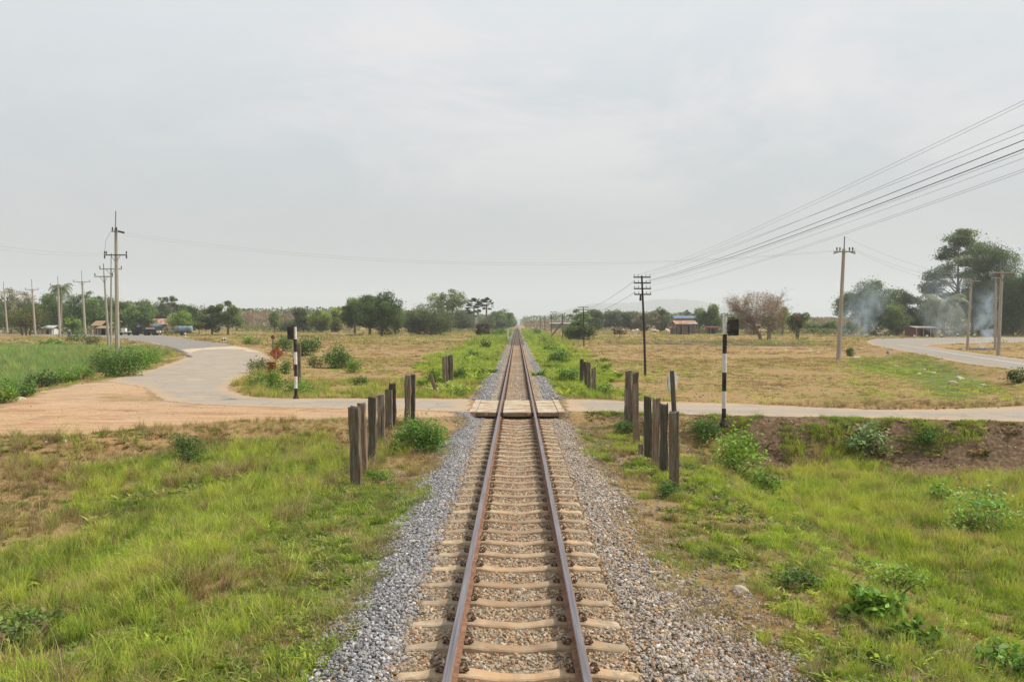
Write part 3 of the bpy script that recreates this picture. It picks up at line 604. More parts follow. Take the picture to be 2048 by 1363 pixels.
# ------------------------------------------------------------------ scatter by geometry nodes (stuff)
def scatter(name, pts, rot, scl, col, idx, variants, label=None, parent=None):
    n = len(pts); me = bpy.data.meshes.new(name); me.vertices.add(n); me.vertices.foreach_set('co', np.asarray(pts, np.float32).ravel())
    for nm_, tp, arr, key in (('rot', 'FLOAT_VECTOR', rot, 'vector'), ('scl', 'FLOAT_VECTOR', scl, 'vector'), ('idx', 'INT', idx, 'value')):
        a = me.attributes.new(nm_, tp, 'POINT'); a.data.foreach_set(key, np.asarray(arr, np.int32 if tp == 'INT' else np.float32).ravel())
    a = me.attributes.new('col', 'FLOAT_COLOR', 'POINT'); c4 = np.ones((n, 4), np.float32); c4[:, :3] = col; a.data.foreach_set('color', c4.ravel())
    me.update(); o = link(bpy.data.objects.new(name, me), parent); o['kind'] = 'stuff'
    if label: o['label'] = label
    vc = bpy.data.collections.new(name + '_kinds')
    for i, vm in enumerate(variants):
        vo = bpy.data.objects.new('%s_kind' % name, vm); vc.objects.link(vo)
    ng = bpy.data.node_groups.new(name, 'GeometryNodeTree')
    ng.interface.new_socket('Geometry', in_out='INPUT', socket_type='NodeSocketGeometry'); ng.interface.new_socket('Geometry', in_out='OUTPUT', socket_type='NodeSocketGeometry')
    gi = ng.nodes.new('NodeGroupInput'); g_o = ng.nodes.new('NodeGroupOutput')
    ci = ng.nodes.new('GeometryNodeCollectionInfo'); ci.inputs['Collection'].default_value = vc; ci.inputs['Separate Children'].default_value = True; ci.inputs['Reset Children'].default_value = True
    io = ng.nodes.new('GeometryNodeInstanceOnPoints'); io.inputs['Pick Instance'].default_value = True
    def na(nm_, dt):
        q = ng.nodes.new('GeometryNodeInputNamedAttribute'); q.data_type = dt; q.inputs['Name'].default_value = nm_; return q.outputs['Attribute']
    ng.links.new(gi.outputs[0], io.inputs['Points']); ng.links.new(ci.outputs[0], io.inputs['Instance'])
    ng.links.new(na('idx', 'INT'), io.inputs['Instance Index'])
    e2r = ng.nodes.new('FunctionNodeEulerToRotation'); ng.links.new(na('rot', 'FLOAT_VECTOR'), e2r.inputs[0]); ng.links.new(e2r.outputs[0], io.inputs['Rotation'])
    ng.links.new(na('scl', 'FLOAT_VECTOR'), io.inputs['Scale'])
    ng.links.new(io.outputs[0], g_o.inputs[0])
    md = o.modifiers.new('scatter', 'NODES'); md.node_group = ng
    return o
import bmesh
def stone_meshes(k=7):
    out_ = []
    for i in range(k):
        bm = bmesh.new(); bmesh.ops.create_icosphere(bm, subdivisions=1, radius=.5); rg = random.Random(100 + i)
        sx, sy, sz = rg.uniform(.8, 1.2), rg.uniform(.65, 1.0), rg.uniform(.5, .8)
        for v in bm.verts:
            q = 1 + rg.uniform(-.24, .22); v.co = Vector((v.co.x * sx * q, v.co.y * sy * q, v.co.z * sz * q))
        if i % 2: bmesh.ops.bisect_plane(bm, geom=bm.verts[:] + bm.edges[:] + bm.faces[:], plane_co=(0.2, 0, .12), plane_no=(.5, .2, 1), clear_outer=True); bmesh.ops.contextual_create(bm, geom=[e for e in bm.edges if e.is_boundary])
        me = bpy.data.meshes.new('stone'); bm.to_mesh(me); bm.free(); me.materials.append(M['stone']); out_.append(me)
    return out_
STN = stone_meshes()
PT = np.array([(.42, .31, .19), (.33, .24, .15), (.48, .38, .26), (.35, .185, .10), (.31, .26, .205), (.20, .145, .10), (.38, .32, .24), (.45, .30, .18), (.36, .33, .27), (.27, .19, .12)])
PG = np.array([(.29, .28, .29), (.205, .20, .21), (.37, .36, .365), (.27, .25, .27), (.50, .48, .47), (.32, .285, .25), (.33, .33, .335), (.235, .235, .24)]) * .95
def stones_area(n, x0, x1, y0, y1, size, lift=0.0):
    x = RNG.uniform(x0, x1, n); y = RNG.uniform(y0, y1, n); return x, y
def build_ballast(name, n, y0, y1, smin, smax, xw=2.9):
    x = RNG.uniform(-xw, xw, n); y = RNG.uniform(y0, y1, n)
    bL = 1.42 + .12 * sm(y, 9, 14) + 0.95 * (fbm(y * 0.35, y * 0 + 5, 3) - .5); bR = 1.38 + .7 * (fbm(y * 0.35, y * 0 + 15, 3) - .5) + 0.75 * (1 - sm(y, 7, 11))
    lim = np.where(x < 0, bL, bR); pr = 1 - sm(np.abs(x), lim - .18, lim + .55)
    keep = RNG.random(n) < pr; x, y = x[keep], y[keep]; n = len(x)
    # keep sleeper tops and rails clear
    ph = (y - 6.73 + SP / 2) % SP - SP / 2 if y1 < 26 else (y - 29.35 + SP / 2) % SP - SP / 2
    on = (np.abs(x) < 1.0) & (np.abs(ph) < .084) & (RNG.random(n) > 0.02 + .40 * sm(np.abs(x) + .5 * (fbm(x * 0 + np.round((y - 6.73) / SP) * 3.7, x * 1.5, 2) - .5), .80, 1.0))
    onr = (np.abs(np.abs(x) - .535) < .075)
    k = ~(on | onr); x, y = x[k], y[k]; n = len(x)
    s = smin + (smax - smin) * RNG.random(n) ** 1.8
    ing = np.abs(x) < 1.0
    wi = 1 - sm(np.abs(x), .92, 1.35); z = Hf(x, y) + wi * (s * .02 + RNG.random(n) * .012 - .006) + (1 - wi) * (s * .10 + RNG.random(n) * .016) + np.where(ing, 0.0, .01 * (1 + np.sin(y * 3 + x * 5)))
    pal_t = (RNG.random(n) < (np.where(y < 26, sm(x + .25 * (fbm(x * 2, y * 2, 3) - .5), -1.2, -.85), .36 * (1 - sm(np.abs(x), .85, 1.15)))))
    c = np.where(pal_t[:, None], PT[RNG.integers(0, len(PT), n)], PG[RNG.integers(0, len(PG), n)])
    # right shoulder fades to greyer
    gm = (x > 1.05) & (RNG.random(n) < .55) & (y < 26); c = np.where(gm[:, None], PG[RNG.integers(0, len(PG), n)] * np.array((1.25, 1.16, 1.04)), c)
    c = c * (.80 + .45 * RNG.random((n, 1)))
    wh = RNG.random(n) < .012; c = np.where(wh[:, None], .62, c)
    scatter(name, np.stack([x, y, z], 1), RNG.uniform(-.9, .9, (n, 3)) + np.stack([np.zeros(n), np.zeros(n), RNG.uniform(0, 6.28, n)], 1), (s[:, None] * RNG.uniform(.8, 1.2, (n, 3))), c, RNG.integers(0, len(STN), n), STN)
build_ballast('ballast', 190000, 5.6, 24.95, .020, .056)
build_ballast('ballast', 60000, 28.95, 62, .035, .085)
n = 52000   # gravel spilling under the grass on the near right and left
x = np.concatenate([RNG.uniform(1.6, 6.5, n), RNG.uniform(-4.5, -1.6, n // 2)]); y = np.concatenate([RNG.uniform(5.6, 24, n), RNG.uniform(5.6, 24, n // 2)])
pr = np.where(x > 0, np.maximum((1 - sm(x - (.14 * np.maximum(0, 13 - y)), 1.5, 2.9)) * (.35 + .65 * (fbm(x * 1.3, y * 1.3, 3) > .5)), .22 * (fbm(x * 1.3, y * 1.3, 3) > .5) * (1 - sm(x, 4.5, 6))), (1 - sm(-x, 1.7, 3.4)) * .6 * (fbm(x * 1.3, y * 1.3, 3) > .52))
k = RNG.random(len(x)) < pr; x, y = x[k], y[k]; n = len(x); s = .022 + .04 * RNG.random(n) ** 2
scatter('gravel', np.stack([x, y, Hf(x, y) + s * .15], 1), RNG.uniform(0, 6.28, (n, 3)), np.repeat(s[:, None], 3, 1), (PT * .6 + PG[:1] * .45)[RNG.integers(0, len(PT), n)] * (.8 + .4 * RNG.random((n, 1))), RNG.integers(0, len(STN), n), STN)
# clods and chips on bare earth (embankment, apron, fields)
n = 46000
x = RNG.uniform(-26, 26, n); y = RNG.uniform(14, 62, n)
wz = np.maximum(zone([BROWN], .4, x, y), .25 * zone([APRON], .3, x, y)); wz = np.maximum(wz, .16 * (y > 30) * (fbm(x * .4, y * .4, 3) > .5))
inr = np.minimum(np.minimum(sdist(x, y, ROAD_L), sdist(x, y, ROAD_R)), sdist(x, y, ROAD_A)) < .1
k = (RNG.random(n) < wz) & (np.abs(x) > 2.2) & ~inr & (RNG.random(n) < np.where(zone([APRON], .3, x, y) > .5, .25, 1)); x, y = x[k], y[k]; n = len(x); s = (.03 + .10 * RNG.random(n) ** 3) * (1 + .006 * y)
s = np.minimum(s, .085); apr = zone([APRON], .3, x, y)[:, None]; clc = np.array([(.14, .09, .06), (.24, .17, .12), (.30, .2, .12), (.42, .34, .26), (.11, .07, .05)])[RNG.integers(0, 5, n)]
clc = clc * (1 - apr) + apr * np.array((.36, .22, .13)); s = s * (1 - .4 * apr[:, 0])
scatter('earth_clods', np.stack([x, y, Hf(x, y) + s * .1], 1), RNG.uniform(0, 6.28, (n, 3)), s[:, None] * RNG.uniform(.6, 1.3, (n, 3)), clc, RNG.integers(0, len(STN), n), STN)

# ------------------------------------------------------------------ grass
def tuft_mesh(name, nb, h, spread, w, lean, seed, segs=3, broad=False):
    rg = np.random.default_rng(seed); V = []; C = []
    for b in range(nb):
        a = rg.uniform(0, 6.283); r = spread * math.sqrt(rg.random()); bx, by = r * math.cos(a), r * math.sin(a)
        a2 = rg.uniform(0, 6.283) if rg.random() < .5 else a + rg.normal() * .5
        hh = h * rg.uniform(.5, 1.15); ln = lean * hh * rg.uniform(.25, 1.2); dx, dy = math.cos(a2), math.sin(a2); fa = rg.uniform(0, 6.283); wx, wy = math.cos(fa), math.sin(fa)
        prev = None; sh = rg.uniform(.75, 1.2)
        for s in range(segs + 1):
            t = s / segs; px_, py_ = bx + dx * ln * t * t, by + dy * ln * t * t; pz = hh * (t - .28 * lean * t * t * t); ww = w * (1 - t) ** .7 * (1.0 if not broad else (.5 + 2 * t * (1 - t) * 2))
            cur = ((px_ - wx * ww / 2, py_ - wy * ww / 2, pz), (px_ + wx * ww / 2, py_ + wy * ww / 2, pz))
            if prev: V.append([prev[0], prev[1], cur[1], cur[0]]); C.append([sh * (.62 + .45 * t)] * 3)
            prev = cur
    V = np.array(V); me = quads_mesh(name, V, np.array(C), M['grass']); a = me.attributes['col']; a.name = 'shade'; return me
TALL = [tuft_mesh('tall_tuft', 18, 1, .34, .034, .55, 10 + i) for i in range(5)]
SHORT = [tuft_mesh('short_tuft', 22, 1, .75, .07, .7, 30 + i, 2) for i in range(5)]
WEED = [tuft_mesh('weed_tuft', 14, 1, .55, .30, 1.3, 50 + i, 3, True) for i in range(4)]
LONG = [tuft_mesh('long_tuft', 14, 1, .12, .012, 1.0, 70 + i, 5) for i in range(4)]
KINDS = TALL + SHORT + WEED + LONG   # 0-4, 5-9, 10-13, 14-17
KB = {'tall': (0, 5), 'short': (5, 5), 'weed': (10, 4), 'long': (14, 4)}
GR = {'bright': [(.46, .57, .085), (.38, .49, .07), (.54, .60, .12), (.29, .40, .06)], 'yellow': [(.54, .58, .10), (.60, .58, .15), (.45, .54, .08)],
      'mid': [(.21, .30, .055), (.26, .36, .065), (.16, .24, .045), (.32, .38, .09)], 'dark': [(.08, .13, .03), (.12, .18, .04)],
      'straw': [(.50, .40, .20), (.42, .31, .14), (.56, .47, .27), (.34, .25, .12)], 'brown': [(.24, .17, .10), (.30, .20, .11), (.20, .15, .09)], 'cane': [(.21, .34, .10), (.30, .42, .16), (.17, .28, .09), (.38, .42, .2)]}
def lay(name, specs, label=None):
    Pn, Rn, Sn, Cn, In = [], [], [], [], []
    for (x, y, kind, h, cols, wr) in specs:
        n = len(x)
        if n == 0: continue
        Pn.append(np.stack([x, y, Hf(x, y) - .01], 1)); Rn.append(np.stack([RNG.normal(0, .12, n), RNG.normal(0, .12, n), RNG.uniform(0, 6.28, n)], 1))
        hv = .45 + 1.1 * fbm(x * 2.4 + 50, y * 2.4, 3); hh = h * RNG.uniform(.5, 1.35, n) * hv; Sn.append(np.stack([hh * wr, hh * wr, hh], 1))
        pal = np.array([c for k in cols for c in GR[k]]); q = (fbm(x * .9 + h * 70, y * .9, 4) - .5) * 2.6 + .5 + RNG.normal(0, .28, n)
        Cn.append(pal[np.clip((q * len(pal)).astype(int), 0, len(pal) - 1)] * RNG.uniform(.75, 1.2, (n, 1)))
        a, b = KB[kind]; In.append(RNG.integers(a, a + b, n))
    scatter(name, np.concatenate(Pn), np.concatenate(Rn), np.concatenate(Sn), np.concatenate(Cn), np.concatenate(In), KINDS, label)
def clumps(nc, per, rad, *a, **kw):
    cx, cy = pick(nc, *a, **kw); m = len(cx); k = np.repeat(np.arange(m), per); r = rad * RNG.uniform(.5, 1.4, m)[k] * np.sqrt(RNG.random(m * per)); t = RNG.uniform(0, 6.283, m * per)
    return cx[k] + r * np.cos(t), cy[k] + r * np.sin(t)
def pick(n, x0, x1, y0, y1, polys=None, thr=None, fs=1.0, soft=.3, base=0.0, off=0.0):
    x = RNG.uniform(x0, x1, n); y = RNG.uniform(y0, y1, n)
    k = np.abs(x) > 1.32 + .5 * fbm(y * .9, y * 0 + off, 2)
    k &= np.abs(x) < .66 * y + 2.5
    if polys is not None: k &= RNG.random(n) < np.maximum(base, zone(polys, soft + .25, x, y, 0.35 if polys and polys[0] is BROWN else 1.0))
    if thr is not None: k &= fbm(x * fs + off, y * fs + off, 3) > thr
    x, y = x[k], y[k]
    d = np.full(x.shape, 1e9)
    for pl in PLATS: d = np.minimum(d, sdist(x, y, pl))
    k = (d > .12) & ~((sdist(x, y, DARKW) < 0) & (RNG.random(len(x)) < .8)); return x[k], y[k]
sp = []
# left bright tall swath
x, y = pick(22000, -14, -2, 5, 20, [G1], .46, 1.4); sp.append((x, y, 'tall', .21, ['straw', 'yellow', 'bright', 'bright', 'mid'], .9))
x, y = clumps(1500, 9, .16, -14, -2, 5, 20, [G1], .43, 1.1, off=31); sp.append((x, y, 'tall', .26, ['yellow', 'bright', 'mid'], .8))
x, y = pick(9000, -14, -2, 5, 20, [G1], .40, 1.4, off=35); sp.append((x, y, 'short', .10, ['mid', 'dark', 'brown', 'bright'], 1.3))
x, y = clumps(300, 8, .2, -14, -2, 5, 20, None, .5, 1.1, off=39); sp.append((x, y, 'long', .42, ['straw', 'straw', 'brown', 'yellow'], 1.1))
x, y = pick(9000, -14, -2, 5, 20, [G1], .45, 1.2, off=91); sp.append((x, y, 'long', .34, ['bright', 'yellow', 'straw'], 1.0))
x, y = pick(7000, -14, -2, 5, 20, [G1], .45, .9); sp.append((x, y, 'weed', .12, ['mid', 'bright'], 1.2))
# left short green
x, y = pick(24000, -8, -1.5, 5.5, 20, [G2], .42, 1.9); sp.append((x, y, 'short', .085, ['dark', 'mid', 'bright', 'straw'], 1.2))
x, y = clumps(900, 7, .13, -8, -1.3, 5.5, 20, [G2], .42, 1.9, off=71); sp.append((x, y, 'short', .13, ['mid', 'bright'], 1.0))
x, y = pick(11000, -8, -1.5, 5.5, 20, [G2], .46, 1.1, off=4); sp.append((x, y, 'weed', .075, ['mid', 'dark', 'bright'], 1.2))
x, y = pick(9000, -14, -2, 15, 24, [G3], .34, 1.1); sp.append((x, y, 'tall', .24, ['bright', 'mid', 'yellow'], .8))
# dry ground left
x, y = pick(30000, -19, -1.5, 5.5, 24, None, .42, .8, off=7); sp.append((x, y, 'short', .08, ['straw', 'brown', 'straw', 'mid'], 1.3))
x, y = pick(9000, -19, -3, 7, 24, None, .54, .5, off=27); sp.append((x, y, 'tall', .20, ['straw', 'mid', 'straw'], .9))
x, y = pick(9000, -12, -1.5, 5.5, 22, None, .56, .7, off=17); sp.append((x, y, 'long', .26, ['straw', 'brown'], 1.2))
x, y = pick(7000, -19, -3, 6, 22, None, .55, .8, off=57); sp.append((x, y, 'weed', .08, ['dark', 'mid', 'brown'], 1.3))
# right
x, y = pick(24000, 3, 17, 8, 23, [GR1], .40, 1.2); sp.append((x, y, 'tall', .22, ['straw', 'yellow', 'yellow', 'bright', 'mid'], .9))
x, y = clumps(1200, 9, .18, 3, 17, 8, 23, [GR1], .42, 1.0, off=89); sp.append((x, y, 'tall', .29, ['yellow', 'bright'], .8))
x, y = pick(9000, 3, 17, 9, 23, [GR1], .45, 1.0); sp.append((x, y, 'long', .42, ['yellow', 'bright', 'straw'], 1.0))
x, y = pick(16000, 1.5, 14, 5.5, 23, [GR2], .53, 1.9, off=3); sp.append((x, y, 'short', .09, ['mid', 'dark', 'bright', 'straw'], 1.0))
x, y = clumps(2100, 12, .15, 1.5, 14, 5.5, 23, [GR2], .43, 1.2, off=83); sp.append((x, y, 'tall', .16, ['bright', 'mid', 'bright', 'yellow'], 1.1))
x, y = clumps(260, 8, .16, 1.3, 5, 5.5, 23, None, .40, 1.2, off=85); sp.append((x, y, 'long', .2, ['straw', 'brown'], 1.1))
x, y = clumps(260, 8, .13, -4, -1.3, 5.5, 23, None, .40, 1.2, off=86); sp.append((x, y, 'long', .18, ['straw', 'brown', 'mid'], 1.1))
x, y = pick(13000, 1.5, 14, 5.5, 23, [GR2], .56, 1.6, off=13); sp.append((x, y, 'tall', .17, ['mid', 'bright', 'mid'], .9))
x, y = pick(9000, 1.5, 14, 5.5, 23, [GR2], .44, 1.1, off=23); sp.append((x, y, 'weed', .10, ['mid', 'bright', 'dark'], 1.1))
x, y = pick(20000, 1.5, 16, 5.5, 24, None, .48, 1.0, off=33); kk = zone([BROWN], .4, x, y) < .5; x, y = x[kk], y[kk]; sp.append((x, y, 'short', .08, ['straw', 'brown', 'mid'], 1.2))
x, y = pick(9000, 6, 17, 8, 22, None, .42, 1.0, off=133); kk = zone([BROWN], .4, x, y) < .5; x, y = x[kk], y[kk]; sp.append((x, y, 'tall', .2, ['mid', 'yellow', 'straw'], 1.0))
x, y = pick(5000, 1.5, 12, 5.5, 24, None, .56, .9, off=43); sp.append((x, y, 'long', .24, ['straw', 'brown', 'straw'], 1.2))
x, y = pick(14000, 2, 17, 20, 25, [BROWN], .585, .9, off=9); sp.append((x, y, 'short', .11, ['mid', 'bright', 'dark'], 1.2))
x, y = pick(6000, 2, 17, 20, 25, None, .55, 1.9, off=19); sp.append((x, y, 'weed', .07, ['brown', 'dark', 'straw'], 1.4))
lay('grass', sp, 'bright green and dry grass growing on both sides of the near track')
sp = []
# beyond the road
x, y = pick(26000, -8, 9, 29, 60, [GS1, GS2], .30, .5, .8); sp.append((x, y, 'tall', .30, ['bright', 'mid', 'yellow', 'bright'], 1.3))
x, y = pick(16000, -9, 10, 55, 140, [GS1, GS2], .2, .3, 1.2); sp.append((x, y, 'tall', .42, ['bright', 'mid', 'yellow', 'bright'], 1.6))
x, y = clumps(300, 12, .5, -8, 9, 29, 110, [GS1, GS2], .42, .5, .8); sp.append((x, y, 'weed', .42, ['mid', 'bright'], 1.1))
x, y = pick(9000, -14, 16, 110, 330, [GS1, GS2], .2, .3, 2.5); sp.append((x, y, 'tall', .9, ['mid', 'bright', 'mid'], 1.8))
x, y = pick(9000, -14, 14, 29, 110, [GS1, GS2], .48, .3, .8, off=5); sp.append((x, y, 'weed', .32, ['mid', 'bright'], 1.3))
x, y = pick(6000, -14, 14, 29, 110, [GS1, GS2], .5, .5, 1.0, off=25); sp.append((x, y, 'tall', .40, ['yellow', 'straw'], 1.3))
x, y = pick(60000, -48, 48, 29.5, 75, None, .40, .35, off=6); sp.append((x, y, 'short', .085, ['brown', 'straw', 'straw', 'straw', 'mid'], 1.8))
x, y = pick(12000, -48, 48, 29.5, 75, None, .56, .22, off=66); sp.append((x, y, 'short', .13, ['mid', 'bright', 'yellow'], 1.8))
x, y = pick(20000, -90, 90, 60, 150, None, .40, .15, off=16); sp.append((x, y, 'short', .18, ['brown', 'straw', 'straw', 'straw'], 2.4))
x, y = pick(14000, -110, 130, 110, 300, None, .42, .08, off=26); sp.append((x, y, 'short', .40, ['straw', 'brown', 'straw', 'mid'], 3.0))
x, y = pick(26000, -75, -12, 28, 100, [CANE], None); sp.append((x, y, 'tall', .55, ['cane'], .8))
x, y = pick(12000, -75, -12, 28, 100, [CANE], .5, .2); sp.append((x, y, 'tall', .6, ['cane', 'yellow', 'straw'], .8))
x, y = pick(8000, 20, 60, 30, 80, [GRF], .35, .3); sp.append((x, y, 'short', .14, ['bright', 'mid'], 1.8))
x, y = pick(4000, -14, -2.2, 29.6, 45, None, .45, .5, off=77); sp.append((x, y, 'tall', .3, ['straw', 'yellow', 'mid'], 1.2))
x, y = pick(2600, 2, 30, 29.4, 33, None, .45, .5, off=87); sp.append((x, y, 'long', .3, ['straw', 'brown'], 1.2))
lay('field_grass', sp, 'dry stubble and weeds covering the fields beyond the crossing road')

# ------------------------------------------------------------------ leafy shrubs (near)
def shrub(px, py, wpx, hpx, col, label, leaf=.07, dens=1.0, name='shrub', cat='shrub', group=None, stems=True, aspect=.55, seed=0, droop=0.2, var=.35):
    p = G(px, py); Y = p.y; k = Y / F; w = wpx * k; h = hpx * k; rg = np.random.default_rng(seed + int(px * 7 + py))
    root = tag(empty(name, p), label, cat, group)
    nl = int(dens * 9 * (w * h) / (leaf * leaf)); nl = max(500, min(nl, 7000))
    nlobe = 13 + int(w * 4); a = rg.uniform(0, 6.283, nlobe); r = np.sqrt(rg.random(nlobe)) * w * .42
    Lc = np.stack([r * np.cos(a), r * np.sin(a) * .8, h * (.15 + .75 * rg.random(nlobe) ** 1.2) * (1 - .5 * (r / (w * .5)) ** 2)], 1)
    li = rg.integers(0, nlobe, nl); rad = min(w, h * 1.4) * .20
    C = Lc[li] + rnd_dirs(nl, rg) * rad * (.35 + .75 * rg.random((nl, 1)) ** .6) * np.where(rg.random((nl, 1)) < .14, 1.9, 1); C[:, 2] = np.clip(C[:, 2], .02 + .04 * h * rg.random(nl), None)
    V, c = leaves(C, leaf, col, var, .35, aspect, rg, droop); c *= (.75 + .5 * rg.random(nlobe))[li][:, None]
    dead = rg.random(nl) < .035; c[dead] = (.3, .24, .12)
    fo = link(bpy.data.objects.new('foliage', quads_mesh('foliage', V, c, M['leaf'])), root)
    if stems:
        mb = MB()
        for q in Lc[:min(nlobe, 9)]:
            mid = Vector(q) * .5 + Vector((rg.normal() * .05 * w, 0, .06 * h)); mb.tube([(q[0] * .1, q[1] * .1, -.03), mid, q], [.012 + .006 * h, .008 + .003 * h, .004], 4)
        mb.build('stem', M['bark'], root)
    return root
GB = (.17, .30, .05); GM = (.10, .19, .04); GD = (.055, .11, .025); GY = (.25, .36, .06); GO = (.13, .16, .05); GP = (.20, .30, .12)
near_shrubs = [
 (835, 905, 110, 72, (.14, .26, .05), 'dense dark green bush beside the left row of posts, dead twigs at its foot', .055, 3.2),
 (1470, 950, 125, 95, (.24, .38, .06), 'big bright leafy bush below the taller striped post', .085, .9),
 (1530, 985, 70, 60, GB, 'small leafy plant at the right flank of the bright bush', .07, .8),
 (1405, 878, 80, 45, GM, 'low green bush between the nearest right post and the striped post', .05, 1.2),
 (1742, 905, 90, 62, (.24, .33, .14), 'pale big-leaved weed growing on the bare brown embankment', .13, .55),
 (1855, 885, 50, 38, GM, 'small dark weed on the embankment right of the pale weed', .07, .7),
 (1985, 1060, 210, 85, (.24, .38, .09), 'wide light green leafy bush in the grass at the right edge', .085, .7),
 (1885, 1010, 80, 50, GB, 'small leafy plant left of the wide light green bush', .07, .6),
 (1795, 1185, 130, 70, (.24, .36, .07), 'round leafy plant above the creeper on the gravel slope', .06, .8),
 (1740, 1230, 130, 62, (.19, .32, .05), 'low broad-leaved creeper with round leaves on the gravel slope', .10, .7),
 (1830, 1280, 120, 40, (.20, .33, .05), 'flat trailing creeper spilling down from the round leafy plant', .09, .6),
 (2010, 1350, 160, 70, (.17, .30, .06), 'leafy weed in the bottom right corner of the verge', .075, .8),
 (1600, 1175, 90, 48, GM, 'small round-leaved plant beside the two flat stones', .04, 1.0),
 (372, 925, 75, 58, GM, 'dark feathery weed rising out of the grass left of the posts', .04, 1.1),
 (760, 960, 70, 24, GB, 'low yellow green weed at the foot of the left posts', .04, .8),
 (1330, 995, 60, 40, GM, 'leafy weed at the foot of the nearest right post', .04, .9),
 (60, 1280, 170, 60, (.14, .22, .05), 'ragged dark weed in the bottom left of the verge', .06, .7),
 (1250, 870, 60, 28, GM, 'small green plant behind the right row of posts', .04, .9)]
for a in near_shrubs: shrub(*a[:6], leaf=a[6], dens=a[7])
mid_shrubs = [
 (232, 752, 95, 62, GM, 'dense green bush standing at the roadside under the tallest left pole', .10, 1.2),
 (285, 738, 70, 44, GB, 'bright green bush right of the roadside pole bush', .10, 1.0),
 (300, 728, 50, 30, GB, 'low green bush nearest to the bend of the road', .10, .8),
 (195, 745, 55, 40, (.18, .2, .08), 'half dry bush left of the roadside pole bush', .10, .8),
 (85, 775, 60, 38, GD, 'dark green bush in the hedge row by the orange dirt', .09, 1.1),
 (45, 792, 80, 36, GM, 'green bush at the lower left end of the hedge row', .09, 1.0),
 (125, 765, 70, 30, GB, 'bright low bush in the middle of the hedge row', .09, 1.0),
 (165, 758, 60, 26, GB, 'light green low bush in the hedge row near the half dry bush', .09, .9),
 (5, 805, 70, 40, (.2, .32, .06), 'yellow green bush at the far left end of the hedge row', .09, .9),
 (530, 778, 75, 45, GB, 'wide bright bush in front of the rusty box sign', .09, 1.1),
 (520, 745, 50, 32, (.16, .2, .07), 'greyish bush beside the bend behind the wide bright bush', .09, .8),
 (590, 790, 90, 34, GB, 'low leafy weeds at the foot of the shorter striped post', .08, .9),
 (570, 748, 36, 34, GM, 'small green bush right of the rusty diamond sign', .08, .8),
 (565, 703, 50, 32, GM, 'green bush behind and left of the shorter striped post', .14, 1.0),
 (612, 712, 56, 50, GM, 'tall green bush right of the shorter striped post', .14, 1.1),
 (672, 736, 58, 52, GM, 'largest round bush standing alone in the left field', .13, 1.3),
 (708, 745, 38, 30, GB, 'low bush hugging the right side of the largest round bush', .12, .9),
 (630, 735, 34, 24, GO, 'small half dry bush left of the largest round bush', .12, .8),
 (505, 689, 42, 18, GB, 'low bright bush where the main road bends', .16, .9),
 (720, 770, 34, 22, GM, 'small weed in the left field near the road', .09, .8),
 (865, 775, 42, 38, GM, 'green weed between the leaning stump and the far left posts', .07, .9),
 (915, 765, 36, 40, GM, 'green bush just right of the far left posts', .09, .8),
 (905, 795, 60, 22, GM, 'low bush at the foot of the far left posts by the road', .07, .8),
 (950, 716, 30, 18, GM, 'dark bush midway along the left embankment', .16, .8),
 (971, 699, 24, 22, GD, 'round dark bush on the left embankment', .18, .8),
 (998, 674, 36, 22, GM, 'dark bush beside the track far along on the left', .3, .8),
 (1120, 730, 52, 32, GM, 'dark round bush on the right embankment beyond the crossing', .12, 1.2),
 (1140, 768, 56, 34, GM, 'green bush on the right embankment near the far right posts', .10, 1.0),
 (1210, 788, 60, 26, GB, 'low bright bush right of the far right posts', .09, .8),
 (1100, 705, 36, 22, GM, 'small green bush beside the track on the right', .18, .8),
 (1085, 690, 26, 18, GM, 'small bush farther up the right embankment', .2, .8),
 (1072, 672, 20, 18, GD, 'dark small shrub close to the track far away on the right', .3, .8),
 (2035, 765, 40, 34, GD, 'round dark shrub by the asphalt road at the right edge', .10, 1.2),
 (1700, 712, 18, 18, GM, 'tiny shrub right of the lone concrete pole', .14, .7),
 (100, 690, 50, 14, GB, 'low shrub behind the crop field near the far poles', .25, .7),
 (185, 690, 50, 22, (.15, .16, .07), 'brown tinged shrub behind the crop field', .2, .8),
 (150, 682, 36, 24, GM, 'green shrub at the roadside between two far poles', .2, .8)]
for a in mid_shrubs: shrub(*a[:6], leaf=a[6], dens=a[7])
def rockat(px, py, wpx, mat, label, name='rock', cat='rock', flat=.4, group=None, seed=0):
    p = G(px, py); w = wpx * p.y / F; rg = random.Random(int(px * 3 + py)); bm = bmesh.new(); bmesh.ops.create_icosphere(bm, subdivisions=2, radius=.5)
    ph = [rg.uniform(0, 6) for _ in range(4)]
    for v in bm.verts:
        q = 1 + .16 * math.sin(v.co.x * 7 + ph[0]) + .14 * math.sin(v.co.y * 9 + ph[1]) + rg.uniform(-.05, .05)
        v.co = Vector((v.co.x * w * q, v.co.y * w * .75 * q, max(-.1, v.co.z) * w * flat * 1.6 * q))
    me = bpy.data.meshes.new(name); bm.to_mesh(me); bm.free(); me.materials.append(mat); o = link(bpy.data.objects.new(name, me)); o.location = p; o.rotation_euler = (0, 0, rg.uniform(-.5, .5)); tag(o, label, cat, group)
